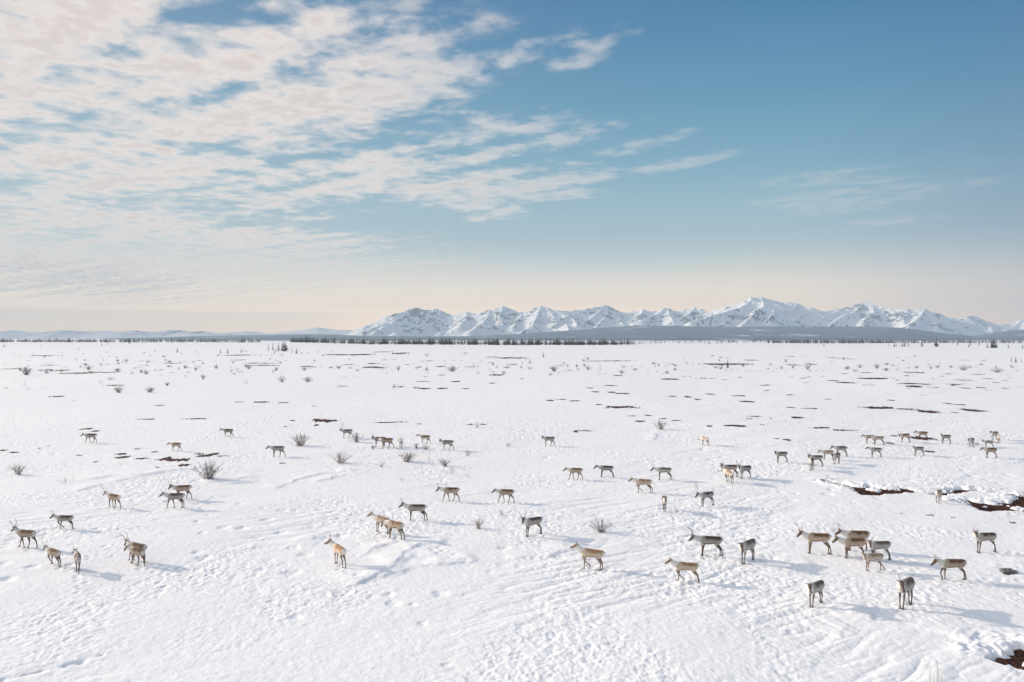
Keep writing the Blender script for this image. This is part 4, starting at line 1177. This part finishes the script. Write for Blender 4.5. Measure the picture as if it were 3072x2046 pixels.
# heath tufts in the melted hollows
mat_heath, eg, eb = new_mat("heath_sprigs")
eg.put(eb.inputs['Base Color'], eg.mix(eg.noise(eg.n('ShaderNodeNewGeometry').outputs['Position'], 6.0, 3.0), (.045, .019, .012, 1), (.18, .080, .045, 1)))
eb.inputs['Roughness'].default_value = .95
hr = np.random.RandomState(12)
HV, HF = [], []
for P, dep in polys[:5]:
    lo, hi = P.min(0), P.max(0)
    n = int(min(2600, (hi[0] - lo[0]) * (hi[1] - lo[1]) * 60))
    x = hr.uniform(lo[0] - .3, hi[0] + .3, n); y = hr.uniform(lo[1] - .3, hi[1] + .3, n)
    h, m = surface(x, y)
    for X, Y, Z in zip(x[m > .12], y[m > .12], h[m > .12]):
        for k in range(4):
            an = hr.rand() * 6.28; L = hr.uniform(.05, .13); w_ = .022
            dx_, dy_ = math.cos(an), math.sin(an)
            b = len(HV)
            HV += [(X - dy_ * w_, Y + dx_ * w_, Z - .02), (X + dy_ * w_, Y - dx_ * w_, Z - .02), (X + dx_ * L * .7, Y + dy_ * L * .7, Z + L)]
            HF.append((b, b + 1, b + 2))
for gx_, gy_, a_, b_, c_ in patch:
    if gy_ > 190: continue
    n = int(min(110, 5 + a_ * b_ * 10))
    th_ = hr.uniform(0, 6.283, n); q_ = np.sqrt(hr.uniform(0, 1.0, n))
    x = gx_ + a_ * q_ * np.cos(th_) * 1.05; y = gy_ + b_ * q_ * np.sin(th_) * 1.1
    h, m = surface(x, y)
    for X, Y, Z, M_ in zip(x, y, h, m):
        if M_ < -.02: continue
        for k in range(3):
            an = hr.rand() * 6.28; L = hr.uniform(.03, .10) * (.7 + gy_ / 200); w_ = .022 * (.6 + gy_ / 150)
            dx_, dy_ = math.cos(an), math.sin(an)
            b = len(HV)
            HV += [(X - dy_ * w_, Y + dx_ * w_, Z - .02), (X + dy_ * w_, Y - dx_ * w_, Z - .02), (X + dx_ * L * .7, Y + dy_ * L * .7, Z + L)]
            HF.append((b, b + 1, b + 2))
me = bpy.data.meshes.new("heath"); me.from_pydata(HV, [], HF); me.update()
he = link("heath", me, mat_heath, smooth=False)
tag(he, "brown heath showing in the melted hollows of the snow", "heath", kind='stuff')

# grey rock at the right edge
mat_rock, rg_, rb_ = new_mat("grey_rock")
pos = rg_.n('ShaderNodeTexCoord').outputs['Object']
rg_.put(rb_.inputs['Base Color'], rg_.ramp(rg_.noise(pos, 3.0, 5.0, .65), [(.35, (.05, .05, .055, 1)), (.55, (.14, .135, .13, 1)), (.7, (.24, .22, .20, 1))]))
bm = bmesh.new()
bmesh.ops.create_icosphere(bm, subdivisions=4, radius=.5)
for v in bm.verts:
    n_ = float(fbm(np.array([v.co.x * 2.3 + v.co.z * 1.1]), np.array([v.co.y * 2.3 + v.co.z * 1.7]), 3)[0])
    v.co *= 1 + .28 * n_
    v.co.z = max(-.3, min(v.co.z, .25 - .18 * v.co.x)) * .62
    v.co.x *= 1.35; v.co.y *= .9
me = bpy.data.meshes.new("rock"); bm.to_mesh(me); bm.free()
rk_o = link("rock", me, mat_rock)
rk_o.location = at(*full(B3, 2258, 178)) + Vector((0, 0, .06)); rk_o.rotation_euler = (0, 0, R(-14)); rk_o.scale = (.50, .50, .62)
tag(rk_o, "flat dark grey rock half sunk in the snow at the right edge", "rock")

# ------------------------------------------------------------------ caribou
def ring_tube(rings, seg=14):
    """rings: (centre, lateral vector, up vector, half width, half height); closed tube"""
    V, F = [], []
    for c, la, up, ry, rz in rings:
        for k in range(seg):
            t = 2 * math.pi * k / seg
            V.append(c + la * (ry * math.cos(t)) + up * (rz * math.sin(t)))
    n = len(rings)
    for i in range(n - 1):
        for k in range(seg):
            F.append((i * seg + k, (i + 1) * seg + k, (i + 1) * seg + (k + 1) % seg, i * seg + (k + 1) % seg))
    F.append(tuple(range(seg))); F.append(tuple(range((n - 1) * seg, n * seg))[::-1])
    return V, F


FRONT = {'n': (-9, 5, 0, 28), 'f': (14, 17, 14, 35), 'b': (-30, -16, -10, 25), 'l': (26, -28, -62, -35), 'r': (42, 22, -22, -5), 'o': (-5, 9, 3, 28)}
REAR = {'n': (24, -32, 3, 25), 'f': (42, -10, 18, 30), 'b': (4, -46, -14, 30), 'l': (32, -42, -38, -25), 'o': (18, -38, -3, 25), 'w': (10, -44, -12, 25)}
Y_ = Vector((0, 1, 0)); Z_ = Vector((0, 0, 1)); X_ = Vector((1, 0, 0))
TORSO = [(-.695, .93, .055, .045), (-.655, .915, .115, .100), (-.56, .895, .160, .142), (-.41, .875, .183, .162), (-.20, .862, .198, .178), (.04, .852, .211, .184),
         (.24, .856, .222, .176), (.38, .870, .216, .155), (.49, .892, .180, .120), (.57, .91, .12, .082), (.61, .915, .06, .045)]


def head_frame(npitch, nyaw, hyaw, hpitch):
    p, y = R(npitch * .80), R(nyaw)
    base = Vector((.48, 0, .96))
    d = Vector((math.cos(p) * math.cos(y), math.cos(p) * math.sin(y), math.sin(p)))
    poll = base + d * .355
    ty, tp = R(nyaw + hyaw), R(hpitch)
    f = Vector((math.cos(tp) * math.cos(ty), math.cos(tp) * math.sin(ty), math.sin(tp)))
    la = Vector((-math.sin(ty), math.cos(ty), 0))
    up = f.cross(la)
    return base, d, poll, f, la, up


def leg_chain(side, front, code):
    s = 1 if side == 'L' else -1
    a = (FRONT if front else REAR)[code]
    if front:
        p = Vector((.35, .095 * s, .86)); ln = (.27, .29, .24, .075)
    else:
        p = Vector((-.46, .092 * s, .91)); ln = (.28, .32, .31, .075)
    pts = [p]
    for L, an in zip(ln, a):
        p = p + Vector((math.sin(R(an)) * L, 0, -math.cos(R(an)) * L))
        pts.append(p)
    lifted = code in 'lr'
    if not lifted:                      # reach the ground exactly
        z0, z1 = pts[1].z, pts[-1].z
        for q in pts[2:]:
            q.z = z0 - (z0 - q.z) * (z0 - .012) / (z0 - z1)
    for i, q in enumerate(pts):
        q.y += -s * .012 * i
    return pts


def body_parts(pose, neck):
    parts, segs = [], []          # segs: (kind, p, q, rp, rq)
    rings = [(Vector((x, 0, z - .012)), Y_, Z_, ry * 1.06, rz * 1.07) for x, z, rz, ry in TORSO]
    parts.append(ring_tube(rings, 18))
    for r0, r1 in zip(rings[:-1], rings[1:]):
        segs.append(('torso', r0[0], r1[0], (r0[3] + r0[4]) / 2, (r1[3] + r1[4]) / 2))
    base, d, poll, f, la, up = head_frame(*neck)
    # neck with its hanging mane
    c0 = Vector((.40, 0, .91)); rr_ = []
    ctrl = [c0, base + Vector((.02, 0, .0)), base.lerp(poll, .55) + Z_ * -.015, poll]
    nn = 7
    for i in range(nn):
        t = i / (nn - 1)
        a = (1 - t) ** 3; b = 3 * t * (1 - t) ** 2; c = 3 * t * t * (1 - t); e = t ** 3
        pos_ = ctrl[0] * a + ctrl[1] * b + ctrl[2] * c + ctrl[3] * e
        rr_.append(pos_)
    neck_r = []
    for i, pnt in enumerate(rr_):
        tg_ = (rr_[min(i + 1, nn - 1)] - rr_[max(i - 1, 0)]).normalized()
        l2 = Z_.cross(tg_); l2 = l2.normalized() if l2.length > .1 else Y_
        u2 = tg_.cross(l2)
        t = i / (nn - 1)
        rz = .165 * (1 - t) + .085 * t + .035 * math.sin(math.pi * t)
        ry = .125 * (1 - t) ** 1.2 + .07
        neck_r.append((pnt - u2 * .055 * math.sin(math.pi * t), l2, u2, min(ry, .15), rz))
    parts.append(ring_tube(neck_r, 14))
    for r0, r1 in zip(neck_r[:-1], neck_r[1:]):
        segs.append(('neck', r0[0], r1[0], (r0[3] + r0[4]) / 2, (r1[3] + r1[4]) / 2))
    # head
    HS = .93
    H_ = [(-.06, .0, .05, .055), (0, .0, .080, .088), (.07, -.005, .082, .097), (.15, -.018, .070, .086), (.23, -.032, .052, .064), (.31, -.038, .046, .056), (.365, -.042, .048, .052), (.405, -.047, .034, .034)]
    hr_ = [(poll + f * x * HS + up * z, la, up, ry, rz) for x, z, ry, rz in H_]
    parts.append(ring_tube(hr_, 14))
    for r0, r1 in zip(hr_[:-1], hr_[1:]):
        segs.append(('head', r0[0], r1[0], (r0[3] + r0[4]) / 2, (r1[3] + r1[4]) / 2))
    for s in (1, -1):                    # ears
        e0 = poll + f * .0 + la * (.055 * s) + up * .045
        ed = (la * s * .95 + up * .42 - f * .25).normalized()
        e_l = ed.cross(f).normalized(); e_u = f
        er = [(e0, f, e_l, .022, .020), (e0 + ed * .05, f, e_l, .036, .020), (e0 + ed * .10, f, e_l, .030, .018), (e0 + ed * .145, f, e_l, .014, .013)]
        parts.append(ring_tube(er, 8))
        segs.append(('ear', e0, e0 + ed * .145, .024, .014))
    # legs
    RF = [.105, .060, .033, .026, .036]; RR = [.155, .092, .038, .027, .036]
    for idx, (front, side) in enumerate([(True, 'L'), (True, 'R'), (False, 'L'), (False, 'R')]):
        pts = leg_chain(side, front, pose[idx])
        rad_ = RF if front else RR
        rings = []
        fine_pts, fine_r = [], []
        for i in range(4):
            for t in ((0, .35, .7) if i < 3 else (0, .5, 1.0)):
                fine_pts.append(pts[i].lerp(pts[i + 1], t))
                r_ = rad_[i] * (1 - t) + rad_[i + 1] * t
                if 0 < t < 1 and i < 3: r_ *= (.80, .84, .86)[i] if i else .95
                fine_r.append(r_)
        for i, p in enumerate(fine_pts):
            tg_ = (fine_pts[min(i + 1, len(fine_pts) - 1)] - fine_pts[max(i - 1, 0)]).normalized()
            fw = Y_.cross(tg_).normalized()
            k = (1.35 if front else 1.5) if i < 3 else 1.3 if i < 5 else 1.1
            ww = (.60 if i == 0 else .66 if i < 3 else .85)
            rings.append((p, Y_, fw, fine_r[i] * ww, fine_r[i] * k))
        parts.append(ring_tube(rings, 10))
        for i in range(4):
            segs.append(('leg%d' % i if i else ('thigh'), pts[i], pts[i + 1], rad_[i], rad_[i + 1]))
        hd_ = (pts[4] - pts[3]).normalized()
        fwd = Vector((1, 0, 0)) if pose[idx] not in 'l' else Vector((hd_.x, 0, hd_.z))
        hc = pts[4]
        if pose[idx] in 'lr':
            hrg = [(hc - hd_ * .03, Y_, Y_.cross(hd_), .036, .036), (hc + hd_ * .05, Y_, Y_.cross(hd_), .038, .046), (hc + hd_ * .075, Y_, Y_.cross(hd_), .026, .03)]
        else:
            hrg = [(Vector((hc.x - .015, hc.y, .065)), Y_, X_, .032, .034), (Vector((hc.x + .012, hc.y, .03)), Y_, X_, .044, .055), (Vector((hc.x + .022, hc.y, .0)), Y_, X_, .048, .068)]
        parts.append(ring_tube(hrg, 10))
        segs.append(('hoof', hrg[0][0], hrg[-1][0], .035, .045))
    # tail
    tr_ = [(Vector((-.675, 0, .98)), Y_, X_, .04, .03), (Vector((-.735, 0, .93)), Y_, X_, .042, .028), (Vector((-.745, 0, .86)), Y_, X_, .024, .018)]
    parts.append(ring_tube(tr_, 8))
    segs.append(('tail', tr_[0][0], tr_[-1][0], .04, .025))
    return parts, segs


def fur_attr(me, segs, neck):
    n = len(me.vertices)
    co = np.empty(n * 3, np.float32); me.vertices.foreach_get('co', co); co = co.reshape(-1, 3).astype(float)
    best = np.full(n, 1e9); kind = np.zeros(n, int); tt_ = np.zeros(n)
    for i, (k, p, q, rp, rq) in enumerate(segs):
        p_, q_ = np.array(p), np.array(q); e = q_ - p_
        t = np.clip(((co - p_) @ e) / (e @ e + 1e-9), 0, 1)
        dd = np.linalg.norm(co - p_ - t[:, None] * e, axis=1) - (rp * (1 - t) + rq * t)
        m = dd < best
        best[m] = dd[m]; kind[m] = i; tt_[m] = t[m]
    names = np.array([s[0] for s in segs])[kind]
    R_, G_, B_ = np.zeros(n), np.zeros(n), np.zeros(n)     # saddle, dark (legs / face), white
    x, y, z = co.T
    tx = [t[0] for t in TORSO]; zc = np.interp(x, tx, [t[1] for t in TORSO]); rz = np.interp(x, tx, [t[2] for t in TORSO])
    zr = (z - zc) / rz
    body = (names == 'torso') | (names == 'thigh')
    wob = .05 * np.sin(x * 17 + 2 * np.sin(y * 9)) + .03 * np.sin(x * 41 + 1)
    sad = np.clip((zr + wob + .60) / 1.35, 0, 1) ** 1.6 * sstep(x, -.69, -.50) * (1 - sstep(x + .12 * zr, .12, .54))
    R_ = np.where(body, sad, R_)
    stripe = np.exp(-((zr + .72) / .16) ** 2) * sstep(x, -.46, -.28) * (1 - sstep(x, .26, .44))
    G_ = np.where(names == 'torso', .75 * stripe, G_)
    G_ = np.where(names == 'thigh', .55 * sstep(-z, -.78, -.54) * (x < .6), G_)
    B_ = np.where(body, np.maximum(1 - sstep(x, -.67, -.55), .7 * sstep(x, .38, .52)) + .6 * sstep(-zr, .85, .97), B_)
    B_ = np.where(names == 'neck', 1.0, B_)
    B_ = np.where(names == 'tail', 1.0, B_)
    for i in (1, 2, 3):
        mk = names == 'leg%d' % i
        G_[mk] = (.80, 1.0, .85)[i - 1]
        if i == 3: B_[mk] = .5 * tt_[mk]
    G_[names == 'hoof'] = .9
    base, d, poll, f, la, up = head_frame(*neck)
    mh_ = names == 'head'
    lx = (co - np.array(poll)) @ np.array(f); ly = (co - np.array(poll)) @ np.array(la); lz = (co - np.array(poll)) @ np.array(up)
    face = sstep(lz + .45 * (lx - .1), -.055, .01)
    nose = sstep(lx, .27, .335)
    G_ = np.where(mh_, np.maximum(np.maximum(.88 * face, 1.0 * nose), .40), G_)
    B_ = np.where(mh_, .8 * (1 - face) * (1 - nose) * .5 + .9 * sstep(lx, .375, .39) * 0, B_)
    eye = np.exp(-(((lx - .11) / .03) ** 2 + ((np.abs(ly) - .07) / .03) ** 2 + ((lz - .025) / .03) ** 2))
    G_ = np.where(mh_, np.maximum(G_, eye), G_)
    G_[names == 'ear'] = .6
    ca = me.attributes.new('coat', 'FLOAT_COLOR', 'POINT')
    ca.data.foreach_set('color', np.stack([np.clip(R_, 0, 1), np.clip(G_, 0, 1), np.clip(B_, 0, 1), np.ones(n)], -1).astype(np.float32).ravel())


def coat_mat(name, saddle, flank, white, leg):
    m, q, b = new_mat(name)
    a = q.sep(q.n('ShaderNodeAttribute', attribute_name='coat').outputs['Vector'])
    po = q.n('ShaderNodeTexCoord').outputs['Object']
    rn = q.n('ShaderNodeObjectInfo').outputs['Random']
    off = q.v('ADD', po, q.comb(q.m('MULTIPLY', rn, 37.0), 0.0, 0.0))
    n1 = q.noise(q.mapping(off, scl=(1, 1, .6)), 6.5, 5.0, .68)
    n2 = q.noise(q.mapping(off, scl=(1.2, 1.2, .5)), 34.0, 3.0, .6)
    jit = q.m('MULTIPLY', q.m('SUBTRACT', n1, .5), 2.2)
    def fac(s, k=1.0):
        return q.ss(q.m('ADD', s, q.m('MULTIPLY', jit, k)), .18, .86)
    c = q.mix(q.ss(n1, .3, .7), tuple(v * .82 for v in flank) + (1,), tuple(min(.8, v * 1.14) for v in flank) + (1,))
    c = q.mix(fac(a[2], .6), c, white + (1,))
    sc_ = q.mix(q.ss(q.noise(off, 13.0, 4.0, .7), .38, .66), saddle + (1,), tuple(v * 2.2 for v in saddle) + (1,))
    c = q.mix(q.m('MULTIPLY', fac(q.m('ADD', a[0], q.m('MULTIPLY', q.m('SUBTRACT', n2, .5), .5)), 1.0), .94), c, sc_)
    c = q.mix(q.m('MULTIPLY', a[1], q.ss(n2, .2, .6, .8, 1.0)), c, leg + (1,))
    c = q.mix(1.0, c, q.mix(rn, (.82, .82, .82, 1), (1.08, 1.06, 1.04, 1)), 'MULTIPLY')
    q.put(b.inputs['Base Color'], q.mix(.28, c, q.mix(n2, (.0, .0, .0, 1), (1, 1, 1, 1)), 'SOFT_LIGHT'))
    b.inputs['Roughness'].default_value = .85
    b.inputs['Specular IOR Level'].default_value = .15
    b.inputs['Sheen Weight'].default_value = .15
    bp = q.n('ShaderNodeBump'); bp.inputs['Strength'].default_value = .5; bp.inputs['Distance'].default_value = .02
    q.put(bp.inputs['Height'], n2); q.put(b.inputs['Normal'], bp.outputs[0])
    return m


COATS = {'g': coat_mat("grey_coat", (.066, .046, .035), (.46, .42, .38), (.70, .67, .63), (.062, .040, .030)),
         'k': coat_mat("dark_backed_coat", (.046, .029, .020), (.42, .37, .325), (.68, .65, .61), (.062, .036, .026)),
         'b': coat_mat("brown_coat", (.090, .042, .019), (.48, .38, .28), (.73, .68, .62), (.095, .056, .036)),
         't': coat_mat("tan_coat", (.20, .105, .052), (.57, .46, .35), (.76, .71, .64), (.19, .125, .08)),
         'p': coat_mat("pale_coat", (.19, .12, .075), (.55, .47, .39), (.72, .68, .62), (.17, .115, .085))}
mat_antler, ag, ab = new_mat("antler_bone")
ag.put(ab.inputs['Base Color'], ag.mix(ag.noise(ag.n('ShaderNodeTexCoord').outputs['Object'], 14.0), (.10, .07, .05, 1), (.24, .17, .12, 1)))
ab.inputs['Roughness'].default_value = .6
mat_eye, eg_, eb_ = new_mat("dark_eye")
eb_.inputs['Base Color'].default_value = (.01, .008, .006, 1); eb_.inputs['Roughness'].default_value = .15

ANT = {'L': (1.0, [(.0, .035, .06), (-.07, .085, .20), (-.13, .17, .36), (-.11, .22, .50), (-.02, .22, .62), (.04, .20, .68)],
             [[(-.015, .045, .09), (.06, .06, .14), (.15, .05, .20)], [(-.12, .19, .42), (-.05, .21, .47), (.0, .20, .53)], [(-.08, .22, .55), (-.14, .24, .62)]]),
       'M': (.9, [(.0, .035, .06), (-.05, .075, .17), (-.09, .12, .29), (-.07, .15, .39), (-.01, .15, .46)],
             [[(-.015, .045, .09), (.05, .055, .13), (.10, .05, .18)], [(-.085, .13, .32), (-.13, .15, .38)]]),
       'V': (.9, [(.0, .035, .06), (-.03, .10, .20), (-.05, .19, .38), (-.04, .25, .52), (-.03, .26, .62)], []),
       'S': (.8, [(.0, .035, .06), (-.03, .055, .14), (-.05, .075, .22), (-.05, .08, .30)], [])}


def antler_mesh(code, s, neck):
    k, beam, tines = ANT[code]
    base, d, poll, f, la, up = head_frame(*neck)
    ks = .82 if code == 'L' else .95
    tf = lambda p: poll + f * (p[0] * ks + .03) + la * (p[1] * s * ks) + up * ((p[2] - .06) * ks + .06)
    parts = [tube_arrays([tf(p) for p in beam], [(.0170 - .0085 * i / (len(beam) - 1)) * k for i in range(len(beam))], 6)]
    for t in tines:
        parts.append(tube_arrays([tf(p) for p in t], [.0105 * k, .009 * k, .006 * k][:len(t)], 5))
    me = to_mesh("antler", parts); me.materials.append(mat_antler)
    me.polygons.foreach_set('use_smooth', np.ones(len(me.polygons), bool))
    return me


eye_bm = bmesh.new(); bmesh.ops.create_icosphere(eye_bm, subdivisions=2, radius=.017)
eye_me = bpy.data.meshes.new("eye"); eye_bm.to_mesh(eye_me); eye_bm.free(); eye_me.materials.append(mat_eye)

G_HERD = "herd of caribou on the snow"
# grow one continuous body for each pose, all in one evaluation
keys = {}
tmp = []
for h_ in HERD:
    k = (h_[5], h_[6])
    if k in keys: continue
    parts, segs = body_parts(*k)
    ob = bpy.data.objects.new("tmp", to_mesh("tmp", parts))
    col.objects.link(ob)
    md = ob.modifiers.new("r", 'REMESH'); md.mode = 'VOXEL'; md.voxel_size = .0145
    sm = ob.modifiers.new("s", 'SMOOTH'); sm.factor = .5; sm.iterations = 3
    keys[k] = None
    tmp.append((k, ob, segs))
dg = bpy.context.evaluated_depsgraph_get()
for k, ob, segs in tmp:
    me = bpy.data.meshes.new_from_object(ob.evaluated_get(dg))
    me.name = "caribou_body"
    fur_attr(me, segs, k[1])
    me.polygons.foreach_set('use_smooth', np.ones(len(me.polygons), bool))
    me.materials.clear(); me.materials.append(COATS['g'])
    keys[k] = me
for k, ob, segs in tmp:
    m_ = ob.data; bpy.data.objects.remove(ob); bpy.data.meshes.remove(m_)
ant_cache = {}
for reg, cx, cy, hp_, hd, pose, neck, ants, coat, lab in HERD:
    X, Y = full(reg, cx, cy)
    p = at(X, Y, False)
    dep = math.atan2(CAM_H, p.y)
    sc_ = hp_ * reg[2] * p.y / FPX / 1.07 / math.cos(dep)
    sc_ = min(1.22, max(.62, sc_))
    foot = []
    for ox in (-.45, .35):
        q = Vector((p.x + ox * math.cos(R(hd)) * sc_, p.y + ox * math.sin(R(hd)) * sc_, 0))
        foot.append(float(np.mean(surface(np.array([q.x - .08, q.x + .08]), np.array([q.y, q.y]))[0])))
    t = empty("caribou", (p.x, p.y, min(foot) * .5 + max(foot) * .5 - .02), R(hd), sc_)
    t.rotation_euler = (0, -math.atan2(foot[1] - foot[0], .8 * sc_) * .8, R(hd))
    tag(t, lab, "caribou", G_HERD)
    b = bpy.data.objects.new("body", keys[(pose, neck)]); b.parent = t; col.objects.link(b)
    b.material_slots[0].link = 'OBJECT'; b.material_slots[0].material = COATS[coat]
    base, d, poll, f, la, up = head_frame(*neck)
    for s, a in zip((1, -1), ants):
        if a != '0':
            kk = (a, s, neck)
            if kk not in ant_cache: ant_cache[kk] = antler_mesh(a, s, neck)
            o = bpy.data.objects.new("antler", ant_cache[kk]); o.parent = t; col.objects.link(o)
        e = bpy.data.objects.new("eye", eye_me); e.parent = t; e.location = poll + f * .11 + la * (.066 * s) + up * .024; col.objects.link(e)

# ------------------------------------------------------------------ haze
bm = bmesh.new()
bmesh.ops.create_cube(bm, size=1.0)
me = bpy.data.meshes.new("haze"); bm.to_mesh(me); bm.free()
hz = bpy.data.objects.new("haze", me)
hz.scale = (22000, 20600, 560); hz.location = (0, 0, 560 / 2 - 40)
col.objects.link(hz)
mh = bpy.data.materials.new("haze_air"); mh.use_nodes = True
nt = mh.node_tree; nt.nodes.clear()
pv = nt.nodes.new('ShaderNodeVolumePrincipled')
pv.inputs['Color'].default_value = (.62, .81, 1.0, 1)
pv.inputs['Density'].default_value = 1.15e-4
pv.inputs['Anisotropy'].default_value = 0.0
ou = nt.nodes.new('ShaderNodeOutputMaterial')
nt.links.new(pv.outputs[0], ou.inputs['Volume'])
me.materials.append(mh)
tag(hz, kind='stuff')
